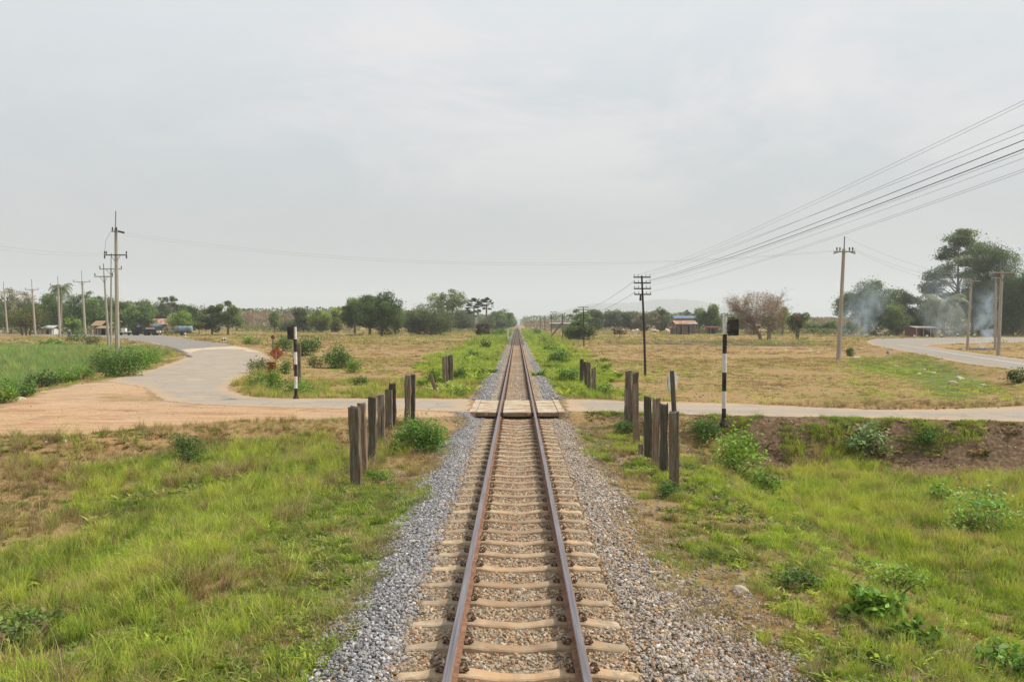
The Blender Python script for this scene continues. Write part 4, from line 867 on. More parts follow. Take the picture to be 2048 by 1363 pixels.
for a in [(1481, 1182, 42, 'pale flat stone lying at the edge of the right ballast'), (1443, 1187, 18, 'small reddish flat stone left of the pale flat stone'),
          (1712, 716, 14, 'pale rock just right of the lone concrete pole'), (1702, 712, 9, 'small pale rock beside the lone concrete pole'), (1793, 733, 14, 'round tan rock in the right field'), (1848, 741, 14, 'pale rock on the green strip'),
          (1838, 748, 10, 'small rock left on the green strip'), (1865, 746, 12, 'tan rock right of the pale rock on the green strip'), (1918, 758, 20, 'flat greenish boulder on the green strip'), (1906, 765, 16, 'brown rock just below the flat greenish boulder'),
          (1620, 703, 11, 'pale rock in the field near the small dark tree'), (1635, 705, 9, 'white rock in the field left of the lone pole'), (1593, 711, 8, 'small white rock in the right field'), (1722, 697, 10, 'flat pale rock on the mound near the road bend'),
          (1420, 746, 10, 'white lump lying in the field left of the taller striped post'), (1374, 702, 6, 'white chip in the middle of the right field'), (42, 798, 18, 'orange rock at the edge of the orange dirt'), (2002, 756, 10, 'brown rock beside the round dark shrub'),
          (1570, 700, 9, 'flat pale stone in the distance of the right field'), (1655, 699, 8, 'pale stone just left of the lone pole, far side'), (1965, 770, 12, 'long pale stone on the brown ditch edge'), (103, 757, 6, 'small stone in the crop edge'), (1490, 704, 7, 'small light stone right of the striped signal post')]:
    rockat(a[0], a[1], a[2], M['rock'], a[3], flat=.35)
rockat(697, 1072, 16, M['brickred'], 'broken red brick in the short grass left of the track', 'brick_fragment', 'brick', .5)
rockat(403, 1012, 15, M['litter'], 'white plastic scrap caught in the tall grass on the left', 'litter_scrap', 'litter', .5)
rockat(418, 1009, 9, M['litter'], 'smaller white scrap just right of the plastic scrap', 'litter_scrap', 'litter', .5)
rockat(128, 882, 9, M['litter'], 'white litter near the lower edge of the orange dirt', 'litter_scrap', 'litter', .5)
rockat(92, 884, 6, M['litter'], 'tiny white litter left of the other scrap by the orange dirt', 'litter_scrap', 'litter', .5)

# ------------------------------------------------------------------ timber posts
PG_ = 'old sleeper posts guarding the crossing'
def post(base, top, wpx, dm, label, mat, depth=.13, lean_y=0.0, name='wooden_post', jag=.02):
    p = G(*base); t = PY(top[0], top[1], p.y + lean_y); w = wpx * p.y / F; rg = random.Random(int(base[0] * 11 + base[1])); mb = MB(); rings = []
    segs = 7; n = 8; hd = depth / 2
    for i in range(segs + 1):
        f = i / segs; c = Vector((0, 0, -.15)).lerp(t - p, f) if i else Vector((0, 0, -.15))
        q = 1 + rg.uniform(-.09, .07); hw = w / 2 * q
        ring = [(-hw, -hd * .8), (-hw * .85, -hd), (hw * .85, -hd), (hw, -hd * .8), (hw, hd * .8), (hw * .85, hd), (-hw * .85, hd), (-hw, hd * .8)]
        for k, (a, b) in enumerate(ring):
            zz = c.z + (rg.uniform(-jag, jag) if i == segs else 0); rings.append((c.x + a + rg.uniform(-.010, .010), c.y + b, zz))
    fs = []
    for i in range(segs):
        for j in range(n): fs.append((i * n + j, i * n + (j + 1) % n, (i + 1) * n + (j + 1) % n, (i + 1) * n + j))
    fs.append(tuple(segs * n + j for j in range(n))); mb.add(rings, fs)
    o = mb.build(name, mat); o.location = p; o.rotation_euler = (0, 0, 0); tag(o, label, 'post', PG_); return o
ow, dw = M['old_wood'], M['dark_wood']
posts = [((713, 972), (708, 815), 22, 'nearest post of the left row, tallest and widest, leaning left', ow),
 ((728, 948), (723, 808), 16, 'second nearest post of the left row, pressed against the first', ow),
 ((744, 928), (745, 794), 15, 'third post of the left row from the near end', dw),
 ((763, 882), (762, 787), 15, 'fourth post of the left row, flat topped, from the near end', ow),
 ((778, 856), (777, 779), 15, 'fifth post of the left row, partly behind the dense bush', ow),
 ((786, 850), (785, 765), 13, 'sixth post of the left row, slim and taller than the fifth', dw),
 ((815, 846), (816, 752), 12, 'lighter half of the pair of posts standing closest to the road on the left', ow),
 ((825, 843), (826.5, 751), 9, 'dark narrow half of the pair of posts closest to the road on the left', dw),
 ((1348, 978), (1348, 825), 19, 'nearest post of the right row, broad and grey brown with a hollow foot', ow),
 ((1327, 948), (1328, 808), 15, 'second nearest post of the right row with a jagged top', dw),
 ((1311, 932), (1313, 796), 14, 'third post of the right row, between two closely set posts', ow),
 ((1296, 916), (1295.5, 793), 14, 'fourth post of the right row with a pale capped top', dw),
 ((1274, 888), (1270, 768), 13, 'tall slim post of the right row, pale capped, in front of the reddish pair', ow),
 ((1264, 862), (1271.5, 746), 12, 'leaning post of the right row behind the tall slim one', dw),
 ((1255, 848), (1257, 741), 13, 'reddish brown post closest to the road on the right', ow),
 ((889.5, 776), (887, 713), 6.5, 'leftmost grey post of the far left cluster beyond the road', ow),
 ((894.5, 774), (892.5, 712), 5.5, 'second grey post from the left in the far left cluster', ow),
 ((899, 772), (898, 711), 5.5, 'third post from the left in the far left cluster', dw),
 ((904, 770), (902.5, 709.5), 6.5, 'rightmost and tallest post of the far left cluster', ow),
 ((1163, 770), (1163.5, 718), 7.5, 'leftmost post of the far right cluster beyond the road', dw),
 ((1172, 778), (1170, 724), 5, 'thin post second in the far right cluster', dw),
 ((1178, 784), (1177, 725), 8, 'third and grey post of the far right cluster', ow),
 ((1188, 788), (1187, 735), 9, 'rightmost and broadest post of the far right cluster', ow)]
for a in posts: post(a[0], a[1], a[2], 0, a[3], a[4], depth=.15 if a[2] > 10 else .13, jag=.045)
fx, fy = [], []
for a in posts:
    q = G(*a[0]); m = 16 if a[2] > 10 else 9
    for _ in range(m): t_ = random.uniform(0, 6.283); r_ = random.uniform(.08, .30); fx.append(q.x + r_ * math.cos(t_)); fy.append(q.y + r_ * math.sin(t_) * .8)
fx, fy = np.array(fx), np.array(fy); h2 = len(fx) // 2
lay('foot_grass', [(fx[:h2], fy[:h2], 'tall', .17, ['mid', 'dark', 'straw'], 1.0), (fx[h2:], fy[h2:], 'tall', .15, ['mid', 'brown', 'bright'], 1.0)], 'tufts of grass round the feet of the old posts')
o = post((877, 792), (861, 749), 7, 0, 'broken stump leaning left beside the far left posts', ow, name='leaning_stump'); 
o = post((1283, 908), (1281, 888), 9, 0, 'short reddish stump at the foot of the right row', ow, name='post_stump')
# round sign seen from behind
p = G(1348, 870); p = Vector((PY(1348, 820, 18.2).x, 18.2, 0)); p.z = Hf(p.x, p.y)
root = tag(empty('round_sign', p), 'back of a pitted grey disc sign on a dark post behind the right row', 'sign')
mb = MB(); tt = PY(1344, 741, 18.2) - p; mb.tube([(0.05, 0, -.1), ((tt.x) * .4 + .03, 0, tt.z * .5), (tt.x, 0, tt.z)], [.062, .058, .052], 10); mb.build('post', M['dark_wood'], root)
mb = MB(); c = PY(1347, 763, 18.24) - p; rr = .25
mt = Matrix.Rotation(R(52), 3, 'Z'); ring = []
for yy in (.06, .066):
    ring += [c + Vector((.01, .16, 0)) + mt @ Vector((rr * math.cos(k * math.pi / 14), yy - .06, rr * math.sin(k * math.pi / 14))) for k in range(28)]
mb.add(ring, [tuple(range(28))[::-1], tuple(range(28, 56))] + [(k, (k + 1) % 28, (k + 1) % 28 + 28, k + 28) for k in range(28)])
mb.build('disc', simple('pitted_grey_sheet', (0.50, 0.49, 0.46), .7, .2, 30, rust=((.34, .31, .27), 26)), root)

# ------------------------------------------------------------------ striped warning-light posts
def striped(base, top, wpx, side, label, bands, boxpx):
    p = G(*base); Y = p.y; k = Y / F; h = (PY(top[0], top[1], Y) - p).z; r = wpx * k / 2; root = tag(empty('striped_signal_post', p), label, 'signal post')
    root.rotation_euler = (0, 0, 0); lx = (PY(top[0], top[1], Y) - p).x
    zb = [h * b for b in bands]
    for i in range(len(zb) - 1):
        a, b = zb[i], zb[i + 1]; mb = MB(); mb.tube([(lx * a / h, 0, a + .001), (lx * b / h, 0, b - .001)], r, 16); o = mb.build('band', M['black'] if i % 2 == 0 else M['white'], root, smooth=False)
        o['label'] = ('black' if i % 2 == 0 else 'white') + ' painted band'
    mb = MB(); mb.tube([(0, 0, -.05), (0, 0, .02), (0, 0, .16)], [r * 2.1, r * 1.9, r * 1.02], 12); mb.build('flared_foot', M['black'], root)
    w, hh = boxpx[2] * k, boxpx[3] * k; cx = (boxpx[0] - base[0]) * k; cz = PY(boxpx[0], boxpx[1], Y).z - p.z
    bx = MB(); bx.box((cx, 0, cz), (w, .24, hh)); bx.box((cx, 0, cz + hh / 2 + .012), (w * .94, .22, .02)); lb = bx.build('lamp_housing', M['black'], root)
    m2 = MB(); m2.box((cx - side * w * .22, 0, cz + hh / 2 + .05), (w * .85, .05, .03)); m2.build('hinge_bar', M['rustdk'], root)
    for s_ in (1, -1): m2 = MB(); m2.box((lx + side * r * 1.4, .0, cz + s_ * hh * .3), (r * 1.2, .05, .05)); m2.build('bracket', M['rustdk'], root)
    m3 = MB()   # hooded lamp on the far side, facing the road
    m3.tube([(cx, .12, cz), (cx, .30, cz)], [.11, .12], 14, cap=False); m3.build('lamp_hood', M['black'], lb)
striped((1447.5, 849), (1450, 633), 8.6, 1, 'taller black and white banded post with a black lamp box on its right', [0, .142, .298, .45, .60, .752, .866 if False else .842, 1][:6] + [.842, 1] if False else [0, .145, .305, .462, .62, .778, 1.0][:0] + [0, .152, .312, .485, .66, .838, 1], (1465, 655, 18, 31))
striped((592, 797), (590, 653.5), 6.4, -1, 'shorter black and white banded post with a black lamp box on its left', [0, .145, .313, .48, .652, .83, 1], (583, 666, 12, 24))

# ------------------------------------------------------------------ rusty signs at the left bend
p = G(551, 778); Y = p.y; k = Y / F
root = tag(empty('diamond_sign', p), 'rusted orange diamond sign seen from the back on a thin pale stick', 'sign')
t = PY(552.5, 706, Y) - p; mb = MB(); mb.tube([(0, -.03, -.1), (t.x, -.03, t.z + .05)], .028, 6); mb.build('pole', M['wallpale'], root)
s = 15 * k; c = Vector((t.x, 0, t.z + .0)); mb = MB(); pts = [(c.x + a * s * q, y_, c.z + b * s * .92 * q) for y_ in (0, .012) for a, b, q in ((-1, 0, 1), (-.1, -.92, 1), (.1, -.92, 1), (1, 0, 1), (.1, .92, 1), (-.1, .92, 1))]
mb.add(pts, [(0, 1, 2, 3, 4, 5), (6, 11, 10, 9, 8, 7)] + [(i, 6 + i, 6 + (i + 1) % 6, (i + 1) % 6) for i in range(6)]); mb.build('plate', M['rust'], root)
p = G(543, 778); Y = p.y; k = Y / F
root = tag(empty('rusty_box_sign', p), 'dark rusted box-shaped sign on a wide rusty post below the diamond sign', 'sign')
mb = MB(); mb.box((0, 0, 17 * k), (5 * k, .12, 36 * k)); mb.build('post', M['rustdk'], root)
mb = MB(); mb.box((.5 * k, .05, 44 * k), (17 * k, .14, 20 * k)); mb.build('plate', M['rust'], root); mb = MB(); mb.box((-1.5 * k, -.05, 40 * k), (2.4 * k, .05, 26 * k)); mb.box((0, -.03, 53.5 * k), (14 * k, .05, 2 * k)); mb.build('frame', M['rustdk'], root)
p = G(546, 712); k = p.y / F; root = tag(empty('small_round_sign', p), 'small rusty round sign behind the diamond sign at the road bend', 'sign')
mb = MB(); mb.tube([(0, 0, -.1), (0, 0, 36 * k)], 1.1 * k, 6); mb.build('pole', M['dark_wood'], root); mb = MB(); mb.tube([(0, -.06, 38 * k), (0, -.03, 38 * k)], 4 * k, 14); mb.build('plate', M['rustdk'], root)
p = G(596, 768); k = p.y / F; root = tag(empty('rusty_panel_sign', p), 'narrow rusty panel on a grey timber just behind the shorter striped post', 'sign')
mb = MB(); mb.box((2 * k, .1, 40 * k), (6 * k, .15, 82 * k)); mb.build('timber_post', M['old_wood'], root); mb = MB(); mb.box((-7 * k, .0, 40 * k), (6 * k, .03, 24 * k)); mb.build('plate', M['rust'], root)

# ------------------------------------------------------------------ power poles
def insul(mb, p, r, h, mi=0):
    x, y, z = p; mb.tube([(x, y, z), (x, y, z + h * .35)], [r * .4, r * .4], 6, mi); mb.tube([(x, y, z + h * .35), (x, y, z + h * .5), (x, y, z + h * .55), (x, y, z + h)], [r, r, r * .6, r * .7], 8, mi)
def power_pole(base, top, armY, halfpx, wpx, label, mast, grp='concrete power poles along the road', rz=0.0, ins=((-1, 0), (1, 0)), Yd=None, extra=None, braces=True, tilt=0.0, armz=0.3):
    if Yd: p = PY(base[0], base[1], Yd)
    else: p = G(*base)
    Y = p.y; k = Y / F; T = PY(top[0], top[1], Y) - p; A = PY(top[0], armY, Y).z - p.z; root = tag(empty('power_pole', p), label, 'power pole', grp)
    hs = A + armz * (1 if A < 20 else 1); sx = T.x / T.z; r0 = wpx * k / 2
    mb = MB(); mb.tube([(0, 0, -.4), (sx * hs, 0, hs)], [r0 * 1.08, r0 * .72], 4 if wpx > 20 else 8); mb.build('shaft', M['pole_conc'], root)
    mb = MB(); mb.tube([(sx * (hs - .8), -.06, hs - .8), (sx * hs + 0, -.06, hs), (T.x + tilt * k, 0, T.z)], .045, 6); mb.build('mast', M['galv'], root)
    hl = halfpx * k; mb = MB(); mt = Matrix.Rotation(rz, 3, 'Z'); c = Vector((sx * A, -.15, A)); mb.box(c, (hl * 2, .1, .11), rz); mb.build('crossarm', M['pole_conc'] if extra is None else M['galv'], root)
    if braces:
        for s in (-1, 1):
            mb = MB(); mb.tube([c + mt @ Vector((s * hl * .42, 0, -.03)), Vector((sx * (A - .7), -.1, A - .7))], .025, 5); mb.build('brace', M['galv'], root)
    for a, b in ins:
        mb = MB(); q = c + mt @ Vector((a * hl * .95, 0, .05)); insul(mb, q, .085, .32); mb.build('insulator', M['insul'], root)
        if b: mb = MB(); insul(mb, q + Vector((0, 0, -.42)), .10, .30); mb.build('insulator', M['insul'], root)
    return root, p, c, hl, k
root, pL, cL, hL, kL = power_pole((235, 706), (231.5, 422), 510, 23, 8.5, 'tallest double-armed concrete pole with a steel mast rising over the roadside bush', True, ins=((-1, 1), (1, 1), (-.85, 0)), extra=1, armz=2.6)
# upper arm of the tall pole
A2 = PY(231.5, 463, pL.y).z - pL.z
mb = MB(); mb.box((-.12, -.15, A2), (16 * kL * .75, .08, .09)); mb.build('crossarm', M['galv'], root)
for dx, dz in ((-6, .1), (2, .12)):
    mb = MB(); insul(mb, (dx * kL, -.15, A2 + .02), .10, .38); mb.build('insulator', M['insul'], root)
mb = MB()
for i in range(5): mb.tube([((5 + i * 2.6) * kL, -.1, A2 + .02 - i * .03), ((5 + i * 2.6 + 1.4) * kL, -.1, A2 + .0 - i * .03)], .10, 8)
mb.build('string_insulator', M['insul'], root)
mb = MB(); mb.tube([(-9 * kL, -.2, A2), (-19 * kL, -.2, A2 - .9), (-22 * kL, -.2, A2 - 2.2)], .012, 4); mb.build('jumper_wire', M['cable'], root)
poles = [((218, 697), (207, 527), 553, 18, 5.2, 'second concrete pole from the tall one, its arm partly behind it', None), ((222, 694), (222.5, 506), 538, 22, 4.4, 'slim pole hidden almost entirely behind the tallest pole', None),
 ((171, 673), (163, 541), 563.5, 16.5, 5.0, 'concrete pole between the palm and the tall pole, arm at tree-top height', None), ((120, 674), (115.5, 552), 570.5, 15, 4.6, 'concrete pole standing right in front of the coconut palm', None),
 ((71, 673), (63, 558), 579, 13, 4.2, 'concrete pole left of the coconut palm', None), ((15, 661), (6.5, 563), 583, 11, 3.6, 'leftmost concrete pole near the picture edge', 165)]
cl_arm = [(cL + pL, hL)]
for b, t, ay, hp, w, lab, Yd in poles:
    r_, p_, c_, h_, k_ = power_pole(b, t, ay, hp, w, lab, True, Yd=Yd, rz=R(4), armz=.15); cl_arm.append((c_ + p_, h_))
root, pR, cR, hR, kR = power_pole((1676.5, 720), (1689, 473), 503.5, 21, 9, 'lone concrete pole in the right field with four brown insulators', True, ins=((-.75, 0), (-.45, 0), (.5, 0), (.82, 0)), armz=.25, braces=False, tilt=0)
for s in (-1, 1):
    mb = MB(); mb.box((cR.x + s * 17 * kR, -.15, cR.z - .10), (10 * kR, .08, .10), 0, mat=Matrix.Rotation(s * R(16), 3, 'Y')); mb.build('arm_end', M['pole_conc'], root)
power_pole((1996, 711), (2006, 500), 545, 19, 7.5, 'nearer concrete pole of the pair beside the smoking heap', True, ins=(), armz=.2)
power_pole((1990, 700), (1992, 548), 556, 8, 4.6, 'pale pole standing close behind the one by the smoking heap', True, ins=(), armz=.2, braces=False)
power_pole((1934, 700), (1943, 556), 562, 16, 5.2, 'slim concrete pole in front of the tall feathery tree', True, ins=(), armz=.2)
# telegraph poles
def telegraph(base, top, label, Y=None, arms=4, armpx=17, wpx=5, strut=None):
    p = G(*base) if Y is None else PY(base[0], base[1], Y); k = p.y / F; T = PY(top[0], top[1], p.y) - p; root = tag(empty('telegraph_pole', p), label, 'telegraph pole', 'dark telegraph poles beside the track')
    mb = MB(); mb.tube([(0, 0, -.3), (T.x * .5 + .02, 0, T.z * .5), (T.x, 0, T.z)], [wpx * k / 2, wpx * k * .45, wpx * k * .36], 8); mb.build('shaft', M['rustwood'], root); ends = []
    for i in range(arms):
        z = T.z - .10 - i * (10.9 * p.y / 50.0 * 50 / F) if arms > 2 else T.z - .1 - i * .4
        z = T.z - .10 - i * .34; c = Vector((T.x * z / T.z, -.08, z)); hl = armpx * k
        mb = MB(); mb.box(c, (hl * 2, .06, .075)); mb.build('crossarm', M['rustwood'], root)
        for q in (-.92, -.45, .45, .92):
            mb = MB(); insul(mb, c + Vector((q * hl, 0, .03)), .028, .13); mb.build('insulator', M['galv'], root); ends.append(p + c + Vector((q * hl, 0, .12)))
    if strut:
        mb = MB(); a = PY(strut[0], strut[1], p.y - 4) - p; b = PY(strut[2], strut[3], p.y) - p; mb.tube([a, b], 1.6 * k, 6); mb.build('strut', M['rustwood'], root)
    return root, p, T, ends
tg = [telegraph((1291, 752), (1283.5, 551), 'nearest telegraph pole, dark, with four crossarms, right of the track')]
mb = MB(); q = tg[0][2]; mb.tube([(q.x - .08, -.1, q.z - 1.15), (q.x - .09, -.1, q.z - 1.5)], [.05, .07], 8); mb.build('cable_joint', M['cable'], tg[0][0])
tg.append(telegraph((1168, 697), (1166.5, 613), 'second telegraph pole, thin, in front of the conical light green bush', Y=112, armpx=10, wpx=2.6))
tg.append(telegraph((1125.5, 684), (1125, 627), 'telegraph pole propped by a long slanting strut', Y=165, armpx=5, wpx=1.8, strut=(1098, 677, 1125, 645)))
tg.append(telegraph((1103, 672), (1103, 629), 'thin telegraph pole left of the strutted one', Y=225, armpx=3.5, wpx=1.4))
tg.append(telegraph((1090, 665), (1089.5, 631), 'very thin far telegraph pole, second from the left of the far ones', Y=285, armpx=2.8, wpx=1.2))
tg.append(telegraph((1081, 661), (1080, 632), 'farthest visible telegraph pole nearest to the vanishing track', Y=345, armpx=2.2, wpx=1.1))
def wire(a, b, sag, r, mat, label, grp, n=26, name='overhead_wire'):
    a, b = Vector(a), Vector(b); pts = [a.lerp(b, i / n) - Vector((0, 0, sag * 4 * (i / n) * (1 - i / n))) for i in range(n + 1)]
    mb = MB(); mb.tube(pts, r, 4); o = mb.build(name, mat); tag(o, label, 'wire', grp); return o
e = tg[0][3]; x0 = 8.3; Yp = -14.0; base0 = tg[0][1]
T0 = tg[0][2]; topz = base0.z + T0.z
# wires given by where they leave the frame: (arm index, offset, exit y at px 2048)
spec = [(0, -.45, 201, .004, 'copper'), (0, .45, 208, .004, 'copper'), (0, .92, 250, .0055, 'copper'), (0, -.92, 264, .0045, 'copper'), (1, .45, 280, .010, 'cable'), (1, .92, 298, .0125, 'cable'),
        (2, -.92, 304, .0045, 'copper'), (2, .45, 316, .004, 'copper'), (3, .45, 338, .004, 'copper'), (3, .92, 343, .004, 'copper')]
nmw = ['topmost hair-thin wire sweeping to the upper right edge', 'hair-thin wire just under the topmost one', 'thin wire midway between the top pair and the thick cables', 'thin wire directly above the upper thick cable', 'upper of the two thick black cables', 'lower and thickest black cable running to the right edge',
       'faint wire clinging below the thickest cable', 'faint wire spreading off below the thick cables', 'upper of the lowest pair of thin wires', 'lowest thin wire leaving the right edge']
for (ai, off, ey, r, mt_), lab in zip(spec, nmw):
    k = 50.4 / F; z = topz - .10 - ai * .34 + .12; xa = base0.x + T0.x + off * 17 * base0.y / F; a = Vector((xa, base0.y - .08, z))
    xe = 7.4 + off * .5; d = ray(2048, ey); 
    # passes the right frame edge at lateral position xe
    tq = xe / d.x; q = Vector((xe, d.y * tq, CAMZ + d.z * tq)); f = (a.y - q.y) / (a.y + 14.0)
    # parabola through a, q with end beyond the camera at the same height as a plus a small rise
    sag = .55; zb = a.z; zl = a.z - sag * 4 * f * (1 - f); rise = (q.z - zl) / f
    b = Vector((a.x + (q.x - a.x) / f, -14.0, zb + rise)); wire(a, b, sag, r * .68, M[mt_], lab, 'telegraph wires passing overhead to the right', 40)
for i in range(len(tg) - 1):
    for q, nm2 in (((4, 'upper'), (12, 'lower')) if i < 2 else ((1, 'upper'), )):
        e1, e2 = tg[i][3][q], tg[i + 1][3][q]
        wire(e1, e2, .5, .010 + .004 * i, M['copper'], '%s thin wire between the %s telegraph poles' % (nm2, ['first and second', 'second and strutted', 'strutted and next', 'fourth and fifth', 'last two'][i]), 'wires between the far telegraph poles', 14)
# power lines over the track and along the road
a = Vector((pL.x + 14 * kL, pL.y, PY(250, 465, pL.y).z)); b = cR + pR + Vector((-hR, 0, .1))
wire(a, b, 1.9, .0055, M['copper'], 'upper long sagging power line crossing high over the track', 'power lines crossing over the track', 40)
a2 = cL + pL + Vector((hL, 0, .1)); wire(a + Vector((0, 0, -.25)), b + Vector((.8, 0, -.02)), 1.95, .005, M['copper'], 'lower long sagging power line crossing high over the track', 'power lines crossing over the track', 40)
wire(cL + pL + Vector((-hL, 0, .2)), PY(-60, 482, pL.y - 22), .3, .006, M['copper'], 'upper wire from the tall left pole to the left edge', 'wires leaving to the left edge')
wire(cL + pL + Vector((-hL, 0, 0)), PY(-60, 490, pL.y - 22), .3, .006, M['copper'], 'lower wire from the tall left pole to the left edge', 'wires leaving to the left edge')
wire(PY(1690, 474, pR.y), PY(2006, 560, 95), .9, .006, M['copper'], 'top wire from the mast of the lone pole towards the trees', 'wires from the lone pole to the right trees')
wire(cR + pR + Vector((hR * .8, 0, .3)), PY(1996, 560, 95), 1.0, .006, M['copper'], 'middle wire from the lone pole arm towards the trees', 'wires from the lone pole to the right trees')
wire(cR + pR + Vector((hR * .5, 0, .3)), PY(1986, 566, 95), 1.1, .006, M['copper'], 'lowest wire from the lone pole arm towards the trees', 'wires from the lone pole to the right trees')

# ------------------------------------------------------------------ kerb markers
def marker(px, py, hpx, label, name='kerb_marker', wp=3.4, lean=0):
    p = P(px, py, 0.0); p.z = Hf(p.x, p.y); k = p.y / F; h = hpx * k; w = max(.14, wp * k); root = tag(empty(name, p), label, 'marker post', 'white kerb marker posts'); root.rotation_euler = (0, lean, 0)
    mb = MB(); mb.box((0, 0, h * .2), (w, w, h * .4)); mb.build('lower_band', M['white'], root); mb = MB(); mb.box((0, 0, h * .5), (w * 1.01, w * 1.01, h * .2)); mb.build('dark_band', M['black'], root)
    mb = MB(); mb.box((0, 0, h * .77), (w, w, h * .34)); mb.box((0, 0, h * .96), (w * .8, w * .8, h * .05)); mb.build('upper_band', M['white'], root)
for a in [(1733, 677, 11, 'marker post farthest left along the right road bend, near the smoke'), (1747, 676, 9, 'greenish white marker second along the right road bend'), (1765.5, 675, 9, 'marker standing before the pale plinth under the large tree'), (1782.5, 675, 11, 'marker just right of the pale plinth'),
          (1829, 674.5, 11, 'marker left of the dark shed door'), (1854, 674.5, 10.5, 'marker in front of the dark shed right side'), (1883, 674.5, 10.5, 'marker under the coconut palm fronds'), (1915.5, 674.5, 10.5, 'marker between the palm and the slim pole'), (1949, 674, 10.5, 'rightmost marker, just right of the slim pole'),
          (1775, 704, 14, 'lone dark-banded marker on the near side of the right road'), (269, 668, 9, 'marker on the left road beside the parked trailer'), (297, 668.5, 9, 'marker in front of the rear blue tank'), (325.5, 669.5, 9, 'marker right of the rear blue tank'), (370, 673.5, 9, 'plain white marker in front of the nearer blue tank'),
          (445.5, 684, 11, 'left one of the marker pair beyond the bend'), (450, 683, 12, 'thin right one of the marker pair beyond the bend'), (53, 664, 6, 'white marker beside the olive tree at far left'), (184, 667, 7, 'white marker near the thatched hut')]:
    marker(*a)
p = P(1016, 667, -.3); p = PY(1016, 662, 150); p.z = Hf(p.x, p.y); k = p.y / F; root = tag(empty('trackside_marker', p), 'small white round-headed marker post left of the track far away', 'marker post')
mb = MB(); mb.tube([(0, 0, -.1), (0, 0, 1.7)], .09, 6); mb.build('post', M['white'], root); mb = MB(); mb.tube([(0, -.03, 1.85), (0, .03, 1.85)], .25, 12); mb.build('disc', M['white'], root)

# ------------------------------------------------------------------ trees
def tree(px, top, wpx, Y, col, label, kind='round', low=.12, leaf=None, n=2600, name='tree', cat='tree', group=None, bark='bark', lean=0.0, trunks=1, var=.3, seed=0, gap=1.0, col2=None):
    p = PY(px, 650, Y); p.z = Hf(p.x, Y); k = Y / F; h = PY(px, top, Y).z - p.z; w = wpx * k; rg = np.random.default_rng(int(px * 13 + top) + seed)
    root = tag(empty(name, p), label, cat, group); z0 = h * low; leaf = (leaf or max(.24, 2.3 * k)) * 1.15; n = int(n * (4.0 if kind == 'round' else 2.6))
    ch = h - z0
    if kind == 'round': nl, rad, flat = 40, .165, .8
    elif kind == 'open': nl, rad, flat = 44, .11, .62
    elif kind == 'layer': nl, rad, flat = 46, .115, .42
    else: nl, rad, flat = 22, .2, .8
    nl = int(nl * max(.7, min(1.7, w / h)))
    d = rnd_dirs(nl, rg); rr = rg.random((nl, 1)) ** (.38 if kind == 'round' else .5)
    Lc = d * rr; 
    Lc[:, 0] *= w * .53 * (1 - rad * .35); Lc[:, 1] *= w * .48 * (1 - rad * .35); Lc[:, 2] = z0 + ch * (.5 + Lc[:, 2] * .5 * (1 - rad * .6))
    if kind == 'round': Lc[:, 0] += (Lc[:, 2] / h - .5) * lean * w
    if kind == 'layer':   # tall irregular crown: leading top, side boughs at uneven heights
        f = np.linspace(0, 1, nl); az = rg.uniform(0, 6.283, nl); ext = (.30 + .70 * np.sin(np.clip(1.05 - f, 0, 1) * 2.6)) * rg.uniform(.25, 1.0, nl) ** .6; ext[f > .86] *= .7
        Lc[:, 0] = np.cos(az) * ext * w * .46 - .10 * w * (1 - f); Lc[:, 1] = np.sin(az) * ext * w * .42; Lc[:, 2] = z0 + ch * (f * .93 + .02 + rg.normal(0, .02, nl)) + .05 * h * ext
    R_ = max(w * .9, ch * .9) * rad * (.7 + .6 * rg.random(nl)); li = rg.integers(0, nl, n)
    dd = rnd_dirs(n, rg); rs = ((.45 + .6 * rg.random((n, 1)) ** .5) if kind == 'round' else (rg.random((n, 1)) ** .5 * 1.2)) * np.where(rg.random((n, 1)) < .16, 1.45, 1)
    off = dd * rs * R_[li][:, None]; off[:, 2] *= flat
    C = Lc[li] + off; C[:, 2] = np.maximum(C[:, 2], .05 * h + .1 * rg.random(n)) if low < .1 else C[:, 2]
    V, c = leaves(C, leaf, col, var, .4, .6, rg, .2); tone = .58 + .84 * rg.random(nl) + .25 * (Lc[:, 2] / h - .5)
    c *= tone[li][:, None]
    if col2 is not None: mk = (rg.random(nl) < .4)[li]; c[mk] = c[mk] * 0 + np.array(col2) * (.8 + .4 * rg.random((mk.sum(), 1)))
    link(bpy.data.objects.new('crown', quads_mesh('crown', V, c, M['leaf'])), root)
    tr = max(.09, .022 * h) * (1.3 if kind == 'round' else 1); mb = MB()
    for q in range(trunks):
        ox = (q - (trunks - 1) / 2) * w * .08; jt = Vector((ox * 2.2 + rg.normal() * .02 * w, 0, z0 + ch * .35))
        mb.tube([(ox, 0, -.3), (ox * 1.4, 0, z0 * .6 + .1 * h), jt], [tr * 1.3, tr, tr * .7], 7)
        for qd in Lc[q::trunks][:14 if kind != 'round' else 8]:
            v = Vector(qd); st = Vector((ox * 1.4, 0, z0 * .6 + .1 * h)).lerp(jt, rg.uniform(.2, 1)) if kind != 'layer' else Vector((0, 0, max(z0, v.z - .12 * h)))
            mb.tube([st, st.lerp(v, .5) + Vector((0, 0, -.03 * h if kind == 'round' else .02 * h)), v], [tr * .4, tr * .26, tr * .1], 4)
        if kind == 'layer': mb.tube([(0, 0, z0), (.0, 0, h * .95)], [tr * .7, tr * .12], 6)
    mb.build('trunk', M[bark], root)
    return root
TD = (.095, .15, .048); TM = (.145, .215, .062); TL = (.21, .30, .065); TG = (.13, .165, .085); TO = (.14, .15, .05); TY = (.24, .30, .07); TB = (.23, .165, .12); TP = (.20, .20, .12)
